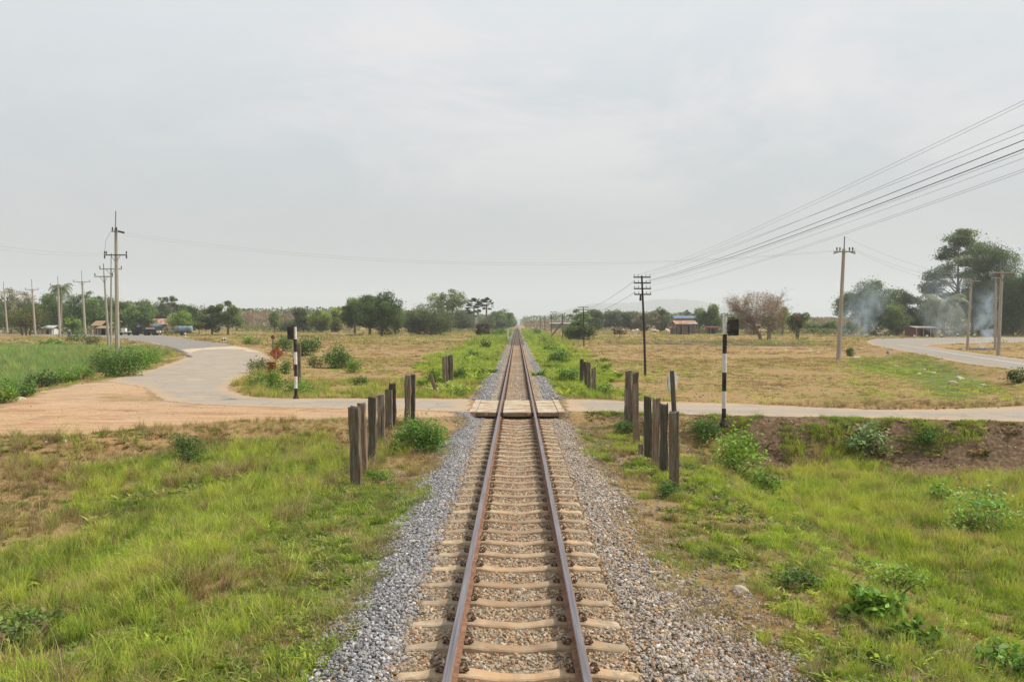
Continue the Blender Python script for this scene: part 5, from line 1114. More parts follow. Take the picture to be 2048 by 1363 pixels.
T = [ # px, top, w, Y, col, label, kw
 (12, 572, 70, 215, (.21, .22, .12), 'pale wispy tree at the far left edge behind the poles', dict(kind='open', low=.1, n=1500)),
 (48, 578, 60, 225, (.21, .19, .11), 'thin brownish tree left of the coconut palm', dict(kind='open', low=.1, n=1300)),
 (52, 612, 84, 176, TO, 'low olive spreading tree overhanging the far left road', dict(low=.15, n=2200, trunks=3)),
 (84, 585, 60, 212, TD, 'dark tree just left of the coconut palm', dict(low=.05)),
 (14, 625, 55, 230, TM, 'green clump behind the leftmost pole', dict(low=.02, n=1500)),
 (108, 588, 60, 206, TM, 'green tree under the coconut palm', dict(low=.05)),
 (150, 586, 62, 210, TD, 'dark green tree right of the coconut palm', dict(low=.04)),
 (185, 576, 60, 222, TG, 'grey green tree rising between two poles', dict(kind='open', low=.2, n=1700)),
 (185, 592, 70, 205, TM, 'broad green tree behind the fourth pole', dict(low=.03)),
 (222, 590, 60, 215, TD, 'dark tree behind the tallest pole', dict(low=.03)),
 (145, 634, 34, 185, TL, 'small light green tree by the left road', dict(low=.1, n=900)),
 (250, 598, 50, 212, TM, 'green tree just right of the tallest pole', dict(low=.03)),
 (282, 600, 56, 196, TM, 'leafy green tree above the parked trailer', dict(low=.05)),
 (318, 603, 50, 220, TG, 'dull green tree behind the rusty roof', dict(low=.03)),
 (338, 587, 48, 235, (.13, .17, .08), 'airy grey green treetop above the rusty roof', dict(kind='open', low=.35, n=1300)),
 (377, 609, 52, 240, TD, 'grey dark tree above the nearer tank', dict(low=.05)),
 (365, 623, 52, 185, TL, 'rounded light green tree behind the nearer tank', dict(low=.1, n=1800)),
 (398, 640, 30, 178, TO, 'small yellowish sapling right of the nearer tank', dict(kind='open', low=.3, n=500)),
 (424, 610, 50, 182, TD, 'left dark tree of the touching pair beside the left field', dict(low=.12)),
 (456, 602, 46, 176, TM, 'right taller tree of the touching pair beside the left field', dict(low=.16, n=2600)),
 (549, 622, 16, 215, TM, 'slim dark tree alone before the brown woods', dict(low=.2, n=700)),
 (606, 612, 38, 235, TG, 'dark green tree before the pale woods', dict(low=.05)),
 (580, 640, 60, 240, TG, 'low grey green clump before the pale woods', dict(low=.0, n=1500)),
 (640, 616, 42, 225, TY, 'left one of two yellow green trees near the pale hut', dict(low=.05, n=2200)),
 (673, 612, 40, 232, (.27, .33, .07), 'right brighter one of two yellow green trees near the pale hut', dict(low=.05, n=2200)),
 (710, 596, 58, 186, TM, 'green tree leaning out left of the big dark tree', dict(low=.12, n=3200)),
 (740, 583, 62, 182, TD, 'upper left crown joined to the big dark tree', dict(low=.1, n=3600)),
 (763, 583, 92, 172, (.085, .135, .038), 'big dark dense tree with foliage down to the ground in the left field', dict(low=.0, n=5200)),
 (790, 604, 30, 200, TM, 'green tree peeking right of the big dark tree', dict(low=.05, n=1500)),
 (828, 622, 60, 260, TO, 'low olive tree behind the willowy bush', dict(low=.02)),
 (862, 608, 98, 205, (.11, .15, .055), 'wide willowy olive bush with a deep shade under it', dict(low=.0, n=5000)),
 (895, 574, 78, 262, (.19, .25, .09), 'airy flat-topped tree with visible branches above the willowy bush', dict(kind='open', low=.42, n=1700, trunks=3, leaf=.42)),
 (920, 622, 60, 300, TG, 'grey green tree behind the airy tree', dict(low=.02)),
 (966, 643, 26, 185, (.14, .12, .08), 'brownish round bush left of the track', dict(low=.0, n=1200)),
 (985, 636, 50, 330, TG, 'dull tree below the two fan palms', dict(low=.0)),
 (1003, 618, 44, 380, TM, 'tree closest to the left side of the distant track', dict(low=.0, n=3000)),
 (1017, 625, 26, 480, TM, 'next tree farther along the left side of the track', dict(low=.0, n=1800)),
 (1025, 634, 14, 640, TM, 'smallest tree at the vanishing point', dict(low=.0, n=1200)),
 (1160, 616, 46, 235, (.17, .24, .09), 'feathery light tree behind the second telegraph pole', dict(kind='open', low=.3, n=1200)),
 (1158, 641, 60, 150, (.15, .20, .07), 'conical light green bush by the second telegraph pole', dict(low=.0, n=3200)),
 (1185, 617, 44, 300, TD, 'dark round tree right of the second telegraph pole', dict(low=.02)),
 (1228, 621, 54, 330, TG, 'grey green tree left of the grazing cow', dict(low=.0)),
 (1205, 626, 36, 330, TB, 'brownish leafless tree between two green ones', dict(low=.0, n=1300)),
 (1262, 619, 46, 300, TG, 'tree just left of the nearest telegraph pole', dict(low=.0)),
 (1290, 618, 60, 262, (.19, .17, .11), 'tan dry tree behind the nearest telegraph pole', dict(kind='open', low=.02, n=2200)),
 (1322, 617, 44, 275, TG, 'grey green tree left of the blue roofed house', dict(low=.02)),
 (1240, 652, 30, 170, (.2, .15, .1), 'small thin dry sapling in the field', dict(kind='open', low=.2, n=350)),
 (1415, 606, 52, 232, TM, 'full green tree right of the blue roofed house', dict(low=.06, n=3200, col2=(.15, .19, .06))),
 (1395, 620, 30, 260, TM, 'tree squeezed behind the blue roofed house', dict(low=.05, n=1200)),
 (1478, 621, 36, 250, TD, 'dark round tree behind the striped signal post', dict(low=.03, n=1500)),
 (1565, 612, 26, 205, TY, 'yellow green treetop right of the bare tree', dict(low=.3, n=700)),
 (1595, 621, 38, 152, TM, 'small tree with dark trunk right of the bare tree', dict(low=.3, n=1400, trunks=2, col2=(.2, .14, .1))),
 (1625, 646, 30, 240, TM, 'low green tree before the pink woods', dict(low=.0, n=1000)),
 (1655, 640, 36, 235, TM, 'rounded green tree just left of the lone pole', dict(low=.0, n=1500)),
 (1700, 640, 30, 225, TM, 'green clump just right of the lone pole', dict(low=.0, n=1000)),
 (1736, 562, 112, 205, (.12, .18, .07), 'largest rounded tree half veiled by blue smoke', dict(low=.03, n=9000)),
 (1802, 578, 92, 212, (.12, .17, .065), 'rounded tree right of the smoke veiled one', dict(low=.03, n=7000)),
 (1793, 603, 44, 192, (.14, .20, .06), 'light green small tree in front of the two rounded ones', dict(low=.05, n=1800)),
 (1915, 460, 112, 212, (.13, .18, .075), 'very tall feathery tree with tiered branches at the right', dict(kind='layer', low=.2, n=7500, leaf=.42)),
 (1870, 590, 50, 220, TM, 'tree behind the coconut palm on the right', dict(low=.05, n=1500)),
 (1985, 490, 92, 200, TD, 'tall dark tree behind the pair of poles', dict(low=.1, n=11000)),
 (1945, 570, 60, 216, TM, 'green tree under the tall feathery tree', dict(low=.15, n=1800)),
 (2045, 518, 80, 190, TD, 'dark tree cut by the right picture edge', dict(low=.05, n=9000)),
 (2110, 500, 90, 200, TM, 'tree outside the right edge of the row', dict(low=.05, n=2500)),
 (2000, 620, 80, 196, TM, 'undergrowth tree low between the dark trees', dict(low=.0, n=2200)),
 (1962, 545, 60, 208, TM, 'green tree filling the gap left of the tall dark tree', dict(low=.05, n=3500)),
 (1860, 560, 50, 225, (.15, .2, .08), 'lower feathery companion left of the very tall tree', dict(kind='open', low=.15, n=2600)),
 (2025, 560, 60, 205, TM, 'green tree filling the gap between the two dark trees', dict(low=.03, n=4000)),
 (1845, 622, 50, 214, TM, 'low tree behind the dark open shed', dict(low=.0, n=2000)),
 (-40, 590, 80, 210, TM, 'tree beyond the left picture edge', dict(low=.02, n=2000))]
for a in T: tree(*a[:6], **a[6])

def frond(mb, base, az, L_, rise, droop, w, nseg=7, Vc=None, col=None, rg=None):
    pts = []; d = Vector((math.cos(az), math.sin(az), 0))
    for i in range(nseg + 1):
        t = i / nseg; pts.append(Vector(base) + d * L_ * (t * (1 - .30 * t * droop)) + Vector((0, 0, L_ * (rise * t - droop * t * t))))
    sd = Vector((-d.y, d.x, 0))
    for i in range(nseg):
        for s in (-1, 1):
            for q in range(3):
                f = (i + q / 3) / nseg; a = pts[i].lerp(pts[i + 1], q / 3); ll = w * (1 - abs(f - .4) * 1.1) * rg.uniform(.8, 1.15)
                e = a + sd * s * ll + (pts[i + 1] - pts[i]) * .5 + Vector((0, 0, -ll * rg.uniform(.35, .9))); m_ = (pts[i + 1] - pts[i]).normalized() * L_ * .035
                Vc.append([a, a + m_, e + m_ * .4, e]); col.append(rg.uniform(.75, 1.2))
    mb.tube(pts, [.05, *([.035] * (nseg - 1)), .01], 4)
def coconut(px, crown_py, Y, span, label, nfr=20, colr=(.14, .19, .07), basepy=None):
    p = PY(px, 655, Y); p.z = Hf(p.x, Y); k = Y / F; hc = PY(px, crown_py, Y).z - p.z; rg = random.Random(int(px)); root = tag(empty('coconut_palm', p), label, 'palm tree')
    mb = MB(); mb.tube([(0, 0, -.3), (.12 * hc * .1, 0, hc * .5), (0, 0, hc)], [.28, .2, .17], 8); mb.build('trunk', M['pale_bark'], root)
    Vc, cc = [], []; mb = MB()
    for i in range(nfr):
        az = i * 2.4 + rg.uniform(-.2, .2); lv = i / nfr; frond(mb, (0, 0, hc), az, span * k * rg.uniform(.85, 1.1), 1.05 - 1.15 * lv, .85 + .35 * lv, span * k * .22, Vc=Vc, col=cc, rg=rg)
    mb.build('frond_ribs', M['pale_bark'], root)
    V = np.array([[tuple(v) for v in q] for q in Vc]); c = np.array(cc)[:, None] * np.array(colr)[None]; link(bpy.data.objects.new('crown', quads_mesh('crown', V, c, M['leaf'])), root)
coconut(122, 577, 195, 34, 'coconut palm rising above the left tree line')
coconut(1888, 606, 185, 62, 'drooping coconut palm in thin smoke at the right', 24, (.17, .19, .09))
coconut(1336, 634, 240, 20, 'small coconut palm left of the blue roofed house', 16, (.09, .14, .05))
coconut(228, 648, 180, 22, 'young palm with arching fronds behind the tallest pole', 12, (.2, .24, .08))
def fanpalm(px, cpy, Y, rpx, label):
    p = PY(px, 655, Y); p.z = Hf(p.x, Y); k = Y / F; hc = PY(px, cpy, Y).z - p.z; rg = np.random.default_rng(int(px)); root = tag(empty('fan_palm', p), label, 'palm tree')
    mb = MB(); mb.tube([(0, 0, -.3), (0, 0, hc)], [.35, .24], 8); mb.build('trunk', M['bark'], root)
    d = rnd_dirs(46, rg); r = rpx * k; Vs = []; cs = []
    for q in d:
        if q[2] < -.75: continue
        c = np.array((0, 0, hc)) + q * r * .68; u = np.cross(q, (0, 0, 1.0)); u /= np.linalg.norm(u) + 1e-6; v = np.cross(q, u)
        for j in range(5):
            a = (j - 2) * .5; e = c + (q * math.cos(a) + u * math.sin(a)) * r * .42; m_ = v * r * .05
            Vs.append([c - m_, c + m_, e + m_ * .8, e - m_ * .8]); s_ = u * r * .06; Vs.append([c - s_, c + s_, e + s_, e - s_]); cs += [rg.uniform(.7, 1.2)] * 2
    link(bpy.data.objects.new('crown', quads_mesh('crown', np.array(Vs), np.array(cs)[:, None] * np.array((.07, .095, .045)), M['leaf'])), root)
fanpalm(948, 613, 290, 18, 'left and larger of the two dark fan palms left of the track')
fanpalm(973, 609, 300, 14, 'right and slimmer of the two dark fan palms left of the track')
fanpalm(1373, 627, 330, 8, 'small fan palm top above the blue roof')
# bare tree
def bare(px, top, wpx, Y, label):
    p = PY(px, 650, Y); p.z = Hf(p.x, Y); k = Y / F; h = PY(px, top, Y).z - p.z; w = wpx * k; rg = random.Random(5); root = tag(empty('bare_tree', p), label, 'tree')
    mb = MB(); tw = []
    def grow(a, d, L_, r, lev, bias):
        n = 3; pts = [a]; dd = d.copy()
        for i in range(n): dd = (dd + Vector((rg.gauss(0, .13), rg.gauss(0, .13), rg.gauss(.03, .08)))).normalized(); pts.append(pts[-1] + dd * L_ / n)
        mb.tube(pts, [r * (1 - .4 * i / n) for i in range(n + 1)], 5 if lev < 3 else 3, cap=False)
        if lev == 5: tw.append(pts[-1]); return
        for q in range(3 if lev < 4 else 3):
            s = rg.uniform(.35, 1.0) if q else 1.0; b = pts[min(n, int(s * n) + (q == 0))]
            nd = (dd + Vector((rg.gauss(bias, .55), rg.gauss(0, .5), rg.gauss(.06, .35)))).normalized(); grow(b, nd, L_ * rg.uniform(.62, .8), r * .56, lev + 1, bias * .5)
            if lev > 1: tw.append(b)
    grow(Vector((-.7, 0, -.2)), Vector((-.12, 0, 1)).normalized(), h * .42, .34, 0, -.30); grow(Vector((.5, 0, -.2)), Vector((.10, .1, 1)).normalized(), h * .41, .24, 0, .28)
    grow(Vector((1.1, .3, -.2)), Vector((.12, 0, 1)).normalized(), h * .30, .15, 1, .25)
    mb.build('trunk', M['dry_twig'], root)
    tw = np.array([tuple(t) for t in tw]); n = len(tw); rgn = np.random.default_rng(3); C = tw[rgn.integers(0, n, 9000)]; left = C[:, 0] < .16 * w
    C = C[left | (rgn.random(len(C)) < .12)]; C = C + rgn.normal(0, .38, C.shape); C[:, 2] = np.clip(C[:, 2], .2 * h, h * 1.02)
    dd = rnd_dirs(8, rgn) * .72; dd[:, 2] = np.abs(dd[:, 2]); E = dd[rgn.integers(0, 8, 6500)] + rgn.normal(0, .27, (6500, 3)); E = E[(E ** 2).sum(1) < 1.05]
    E = E * np.array((w * .44, w * .36, h * .36)) + np.array((-.10 * w, 0, h * .58)); C = np.concatenate([C, E])
    V, c = leaves(C, .55, (.33, .255, .195), .35, .0, .09, rgn); link(bpy.data.objects.new('twig_haze', quads_mesh('twigs', V, c, M['leaf'])), root)['kind'] = 'stuff'
    C = np.stack([rgn.normal(-.03 * w, w * .22, 1500), rgn.normal(0, w * .15, 1500), rgn.normal(h * .36, h * .12, 1500)], 1); C[:, 2] = np.clip(C[:, 2], .14 * h, .6 * h)
    V, c = leaves(C, .35, (.17, .15, .085), .3, .3, .4, rgn); link(bpy.data.objects.new('foliage', quads_mesh('foliage', V, c, M['leaf'])), root)
bare(1530, 577, 116, 148, 'large nearly leafless brown tree with several trunks in the right field')

# distant woods: masses nobody could count
def woods(name, segs, n, cols, leaf, label, hvar=.35, vert=False):
    Cs, cc = [], []; rg = RNG
    for (px0, t0, px1, t1, Y, dep) in segs:
        m = int(n * abs(px1 - px0) / 100 + 60); u = rg.random(m); px = px0 + (px1 - px0) * u; tp = t0 + (t1 - t0) * u; y = Y + dep * rg.random(m); k = y / F
        x = (px - 1034) * k; hh = (645 - tp) * k + CAMZ + .5; prof = 1 - hvar + hvar * fbm(x / (22 * Y / F) + Y, y * .02, 3) * 1.4
        f = rg.random(m) ** .75; z = Hf(x, y) + hh * prof * f; Cs.append(np.stack([x, y, z], 1)); ci = np.array(cols)[(fbm(x / (30 * Y / F), y * .02 + 3, 2) * 7.99).astype(int) % len(cols)]; cc.append(ci * (.8 + .4 * rg.random((m, 1))))
    C = np.concatenate(Cs); V, c = leaves(C, leaf, (1, 1, 1), .2, .3 if not vert else 0, .6 if not vert else .16, rg); c = c * np.concatenate(cc)
    o = link(bpy.data.objects.new(name, quads_mesh(name, V, c, M['leaf']))); tag(o, label, kind='stuff')
woods('distant_woods', [(385, 622, 500, 618, 330, 50), (470, 617, 700, 616, 420, 80), (560, 613, 700, 616, 460, 60), (690, 620, 1010, 628, 480, 80), (900, 626, 1026, 630, 620, 80), (1040, 637, 1060, 632, 900, 200), (1046, 631, 1120, 627, 700, 120), (1100, 625, 1200, 624, 560, 100), (1180, 626, 1330, 620, 480, 80), (1300, 622, 1500, 628, 430, 80), (1440, 634, 1720, 634, 420, 60), (1700, 620, 2300, 600, 330, 60), (-400, 590, 60, 596, 300, 50), (0, 606, 300, 604, 300, 40)],
      1500, [TG, (.08, .11, .05), TM, (.12, .12, .08), TG], 1.5, 'hazy mass of far woods along the horizon')
woods('bare_woods', [(470, 620, 600, 622, 300, 40), (1590, 634, 1720, 636, 320, 50), (560, 628, 700, 632, 330, 40), (330, 610, 420, 612, 300, 30), (1050, 640, 1130, 638, 420, 60)],
      1500, [(.30, .20, .16), (.27, .215, .16), (.30, .235, .17), (.2, .18, .11)], 1.8, 'pinkish leafless woods behind the fields', vert=True)
woods('hedge_scrub', [(470, 652, 640, 652, 250, 10), (640, 655, 720, 656, 245, 14), (1380, 655, 1500, 656, 225, 12), (1540, 653, 1720, 654, 218, 14), (1720, 660, 1800, 664, 196, 8), (1880, 655, 2200, 652, 200, 14), (0, 655, 380, 657, 192, 12), (880, 655, 1010, 656, 260, 30), (1060, 656, 1240, 654, 300, 30)],
      700, [TG, TM, TO, (.2, .2, .09), (.24, .2, .1)], .6, 'low scrub along the field edges', .5)
# far blue hills
mb = MB(); pts = [(980, 645), (1040, 636), (1100, 628), (1150, 614), (1180, 607), (1240, 606), (1275, 604), (1310, 598.5), (1360, 598), (1400, 601), (1440, 612), (1500, 620), (1560, 629), (1640, 636), (1760, 645)]
Yh = 5200; top_ = []
rgx = random.Random(4)
for i in range(len(pts) - 1):
    for q in range(6):
        f = q / 6; a = pts[i]; b = pts[i + 1]; top_.append(PY(a[0] + (b[0] - a[0]) * f, a[1] + (b[1] - a[1]) * f + rgx.uniform(-.7, .7), Yh))
m = len(top_); vs = [tuple(v) for v in top_] + [(v.x * .97, Yh - 900, -6) for v in top_] + [(v.x * 1.05, Yh + 900, -6) for v in top_]
mb.add(vs, [(i, i + m, i + 1 + m, i + 1) for i in range(m - 1)] + [(i, i + 1, i + 1 + 2 * m, i + 2 * m) for i in range(m - 1)])
o = mb.build('hills', simple('hill_forest', (.075, .10, .05), .95, .3, .004, bump=0)); tag(o, kind='structure')
mb = MB(); vs = []; pts = [PY(q, 645 - hh, 3000) for q, hh in ((300, 1), (330, 6), (370, 11), (420, 12), (470, 9), (520, 5), (560, 1))]; m = len(pts)
vs = [tuple(v) for v in pts] + [(v.x, 2500, -4) for v in pts]; mb.add(vs, [(i, i + m, i + 1 + m, i + 1) for i in range(m - 1)]); tag(mb.build('hills', M['leaf'] if False else bpy.data.materials['hill_forest']), kind='structure')

# ------------------------------------------------------------------ buildings
def corr_roof(name, x0, x1, y0, y1, z0, z1, mat, parent, nrib=18):
    mb = MB(); n = nrib * 2; vs = []
    for i in range(n + 1):
        x = x0 + (x1 - x0) * i / n; dz = .035 if i % 2 else 0
        vs += [(x, y0, z0 + dz), (x, y1, z1 + dz)]
    mb.add(vs + [(v[0], v[1], v[2] - .03) for v in vs], [(2 * i, 2 * i + 2, 2 * i + 3, 2 * i + 1) for i in range(n)] + [(2 * (n + 1) + 2 * i, 2 * (n + 1) + 2 * i + 1, 2 * (n + 1) + 2 * i + 3, 2 * (n + 1) + 2 * i + 2) for i in range(n)] + [(2 * i, 2 * (n + 1) + 2 * i, 2 * (n + 1) + 2 * i + 2, 2 * i + 2) for i in range(n)])
    return mb.build(name, mat, parent)
def hut(px, basepy, wpx, eave, ridge, Y, label, roof, wall, name='shack', depth=4.0, over=.6, openings=(), posts_=True, cat='hut', rz=0):
    p = PY(px, basepy, Y); p.z = Hf(p.x, Y); k = Y / F; w = wpx * k; he = PY(px, eave, Y).z - p.z; hr = PY(px, ridge, Y).z - p.z
    root = tag(empty(name, p, rz), label, cat); hr = max(hr, he + .3)
    mb = MB(); iw = w - 2 * over; 
    # front wall with openings
    xsw = sorted(openings); cur = -iw / 2; segs = []
    for a, b in xsw: segs.append((cur, a * iw)); cur = b * iw
    segs.append((cur, iw / 2))
    for a, b in segs: mb.box(((a + b) / 2, 0, he / 2), (b - a, .12, he))
    for a, b in xsw: mb.box(((a + b) / 2 * iw, 0, he * .9), ((b - a) * iw, .12, he * .2)); mb.box(((a + b) / 2 * iw, .8, he / 2 - .1), ((b - a) * iw * 1.2, .05, he - .2), mi=1)  # black panel set behind each opening, painting in the darkness of the interior
    mb.box((-iw / 2 + .06, depth / 2, he / 2), (.12, depth, he)); mb.box((iw / 2 - .06, depth / 2, he / 2), (.12, depth, he)); mb.box((0, depth, he / 2), (iw, .12, he))
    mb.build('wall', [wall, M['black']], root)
    corr_roof('roof', -w / 2, w / 2, -over, depth / 2, he, hr, roof, root); corr_roof('roof', -w / 2, w / 2, depth / 2 + .01, depth + over, hr, he, roof, root)
    if posts_:
        for q in (-.48, -.16, .16, .48):
            mb = MB(); mb.box((q * w, -over + .1, he / 2), (.12, .12, he)); mb.build('porch_post', M['wallpale'], root)
    return root
hut(1372, 658, 46, 647.5, 641, 222, 'long wooden shack with a rusty tin roof below the blue roof', M['roofrust'], M['wallwood'], openings=((-.3, -.22), (.1, .2)), depth=6)
hut(1372, 655, 48, 636, 631, 250, 'house behind the shack showing only its blue metal roof', M['roofblue'], M['wallpale'], name='house', depth=7, cat='house', posts_=False)
hut(1508, 660, 26, 651, 646, 212, 'small red roofed house half hidden behind the bare tree', M['roofrust'], M['wallpale'], name='house', cat='house', openings=((-.1, .15),))
hut(669, 661, 24, 651.5, 647.5, 232, 'small pale shed with a grey tin roof below the yellow green trees', M['roofgrey'], M['wallpale'], name='shed', openings=((.05, .25),), posts_=False, cat='shed', depth=3)
hut(318, 661, 40, 648.5, 637, 200, 'shed with a steep rusty streaked roof behind the tanks', M['roofrust'], M['wallwood'], name='shed', cat='shed', openings=((-.3, .1),), depth=5)
hut(209, 668, 34, 656, 651.5, 178, 'low thatched hut behind the slim poles', M['thatch'], M['wallwood'], name='thatched_hut', openings=((-.3, .3),), depth=4)
hut(194, 664, 22, 651, 641, 186, 'tall straw roof peak left of the thatched hut', M['thatch'], M['wallwood'], name='thatched_hut', depth=4)
hut(97, 665, 26, 655.5, 650.5, 190, 'white fronted roadside stall with a dark interior at the left', M['roofgrey'], M['white'], name='roadside_stall', cat='stall', openings=((-.35, .3),), depth=3)
hut(1852, 674, 44, 655, 652, 180, 'dark open shed with a pale roof line left of the coconut palm', M['roofgrey'], M['rustdk'], name='shed', cat='shed', openings=((-.4, .4),), depth=6)
hut(1425, 661, 28, 654.5, 653, 222, 'low dark red lean-to right of the wooden shack', M['rustdk'], M['wallwood'], name='lean_to', cat='shed', openings=((-.4, .4),), depth=3)
hut(1345, 660, 12, 655.5, 653, 222, 'tiny dark roofed stand left of the wooden shack', M['roofrust'], M['wallwood'], name='stand', cat='shed', posts_=False, depth=2)
hut(1125, 652, 50, 646.8, 645.2, 420, 'very long pale roofed barn far beyond the strutted pole', M['roofgrey'], M['wallwood'], name='barn', cat='barn', posts_=False, depth=9)
# pale plinth
p = P(1765, 672, 0); root = tag(empty('concrete_bench', p), 'pale concrete bench behind the markers under the large tree', 'bench'); k = p.y / F
mb = MB(); mb.box((0, 1, 6 * k), (11 * k, .6, 1.6 * k)); mb.build('seat', M['white'], root)
for s in (-1, 1): mb = MB(); mb.box((s * 3 * k, 1, 2.6 * k), (1.5 * k, .5, 5.2 * k)); mb.build('leg', M['wallpale'], root)

# water tanks on carts
def tank(px, py, wpx, hpx, label, legs=False, Y=172):
    p = PY(px, py, Y); p.z = Hf(p.x, Y); k = p.y / F; w = wpx * k; r = hpx * k / 2; root = tag(empty('water_tank', p), label, 'water tank'); zc = (.75 if not legs else 1.4) + r
    mb = MB(); n = 20
    xs_ = [-w / 2, -w / 2 + .1 * r, -w / 2 + .3 * r, w / 2 - .3 * r, w / 2 - .1 * r, w / 2]; rs_ = [r * .55, r * .86, r, r, r * .86, r * .55]
    mb.tube([(a, 0, zc) for a in xs_], rs_, n); mb.build('barrel', M['tank'], root, smooth=False)
    for a in (-.25, .25): mb = MB(); mb.tube([(a * w - .04, 0, zc), (a * w + .04, 0, zc)], r * 1.02, n); mb.build('hoop', M['rustdk'], root)
    if not legs:
        mb = MB(); mb.box((.0, 0, .68), (w * 1.25, .1, .12)); mb.box((.0, -.5, .68), (w * 1.25, .1, .12)); mb.box((w * .75, -.25, .6), (w * .3, .08, .08)); mb.build('chassis', M['rustdk'], root)
        for s in (-1, 1):
            mb = MB(); mb.tube([(0, s * .75 - .1, .38), (0, s * .75 + .1, .38)], .38, 16); mb.build('wheel', M['tyre'], root)
    else:
        for a in (-.35, .35):
            for s in (-1, 1): mb = MB(); mb.box((a * w, s * r * .6, .8), (.12, .12, 1.6)); mb.build('leg', M['rustdk'], root)
    mb = MB(); mb.tube([(0, 0, zc + r * .95), (0, 0, zc + r * 1.15)], .25, 10); mb.build('hatch', M['rustdk'], root)
tank(367, 670, 36, 13, 'nearer sky blue cylindrical water tank on a wheeled cart')
tank(313, 667.5, 26, 9.5, 'rear blue water tank with rust stripes before the rusty roofed shed', True, 184)
# parked tractor trailer (dark with white panel)
p = PY(283, 667, 176); p.z = Hf(p.x, 176); k = p.y / F; root = tag(empty('farm_truck', p), 'dark small farm truck with white panels parked by the left road', 'truck')
mb = MB(); mb.box((2.2, 0, 1.0), (2.6, 1.6, .7)); mb.box((2.2, 0, 1.55), (2.4, 1.5, .25)); mb.build('cargo_bed', M['black'], root)
mb = MB(); mb.box((2.2, -.82, 1.5), (2.0, .04, .22)); mb.box((3.9, -.5, .8), (.8, .5, .5)); mb.build('white_panel', M['white'], root)
mb = MB(); mb.box((-.4, 0, 1.3), (1.5, 1.5, 1.0)); mb.box((-.3, 0, 2.0), (1.2, 1.4, .6)); mb.box((-1.3, 0, 1.0), (.9, 1.3, .5)); mb.build('cab', M['black'], root)
mb = MB(); mb.box((-.3, -.72, 2.0), (.8, .03, .4)); mb.build('window', M['tank'], root)
for a in (-1.2, 1.2, 3.0):
    for s in (-.7, .7): mb = MB(); mb.tube([(a, s - .12, .4), (a, s + .12, .4)], .42, 14); mb.build('wheel', M['tyre'], root)
p = PY(252, 667, 176); p.z = Hf(p.x, 176); root = tag(empty('hand_cart', p), 'pale three wheeled cart left of the farm truck', 'cart')
mb = MB(); mb.box((0, 0, .75), (2.0, .9, .25)); mb.box((-.4, 0, 1.2), (.9, .8, .7)); mb.build('tray', M['litter'], root)
for a in (-.8, .8): mb = MB(); mb.tube([(a, -.5, .35), (a, -.4, .35)], .34, 12); mb.build('wheel', M['tyre'], root)
# cow skins
def skinned(name, verts, edges, radii, mat, parent=None, loc=(0, 0, 0), rz=0, sub=1, rootv=0):
    me = bpy.data.meshes.new(name); me.from_pydata(verts, edges, []); o = link(bpy.data.objects.new(name, me), parent); o.location = loc; o.rotation_euler = (0, 0, rz)
    md = o.modifiers.new('skin', 'SKIN'); md.use_smooth_shade = True
    for i, r in enumerate(radii):
        sv = me.skin_vertices[0].data[i]; sv.radius = (r, r); sv.use_root = (i == rootv)
    s = o.modifiers.new('sub', 'SUBSURF'); s.levels = sub; s.render_levels = sub
    me.materials.append(mat); return o
def cow(px, py, rz, label, scale=1.0, lying=False):
    p = G(px, py); z = -.55 if lying else 0
    v = [(0, 0, 1.05), (.45, 0, 1.08), (.8, 0, 1.12), (1.05, 0, 1.35), (1.3, 0, 1.42), (1.55, 0, 1.2), (-.5, 0, 1.08), (-.8, 0, 1.1)]
    e = [(0, 1), (1, 2), (2, 3), (3, 4), (4, 5), (0, 6), (6, 7)]; r = [.36, .36, .30, .2, .15, .09, .36, .28]
    for x, par in ((.7, 2), (-.72, 7)):
        for s in (-.2, .2):
            b = len(v); v += [(x, s, .72), (x + (.05 if x > 0 else -.06), s, .4), (x, s, .03)]; e += [(par, b), (b, b + 1), (b + 1, b + 2)]; r += [.13, .07, .055]
    b = len(v); v += [(-.98, 0, 1.0), (-1.02, 0, .5)]; e += [(7, b), (b, b + 1)]; r += [.04, .03]
    for s in (-1, 1): b = len(v); v += [(1.32, s * .2, 1.5)]; e += [(4, b)]; r += [.05]
    v = [(a * scale, b_ * scale, max(.02, (c + z)) * scale) for a, b_, c in v]
    o = skinned('cow', v, e, [q * scale for q in r], M['cow'], loc=p, rz=rz); tag(o, label, 'cow')
cow(1268, 672, R(-70), 'white cow facing the camera left of the nearest telegraph pole', 1.15)
cow(1335, 669, R(95), 'thin white cow seen end-on in front of the small palm', 1.1)
cow(1309, 664, R(180), 'white cow lying down between the other two', 1.0, True)
# walker
p = G(138.5, 675); root = tag(empty('person', p), 'person in a lilac shirt and dark trousers walking by the left road', 'person')
v = [(0, 0, .95), (0, 0, 1.15), (0, 0, 1.40), (0, 0, 1.52), (0, 0, 1.62), (0, 0, 1.72)]; e = [(0, 1), (1, 2), (2, 3), (3, 4), (4, 5)]; r = [.15, .14, .15, .06, .10, .09]
for s, st in ((-1, .18), (1, -.18)):
    b = len(v); v += [(s * .09, 0, .90), (s * .10, -st * .6, .48), (s * .10, -st, .07), (s * .10, -st - .14, .03)]; e += [(0, b), (b, b + 1), (b + 1, b + 2), (b + 2, b + 3)]; r += [.10, .065, .045, .04]
    b = len(v); v += [(s * .21, 0, 1.40), (s * .27, st * .5, 1.14), (s * .27, st * .9 - .05, .90), (s * .27, st * .9 - .08, .82)]; e += [(2, b), (b, b + 1), (b + 1, b + 2), (b + 2, b + 3)]; r += [.06, .045, .035, .035]
skinned('body', v, e, r, M['skin'], root)
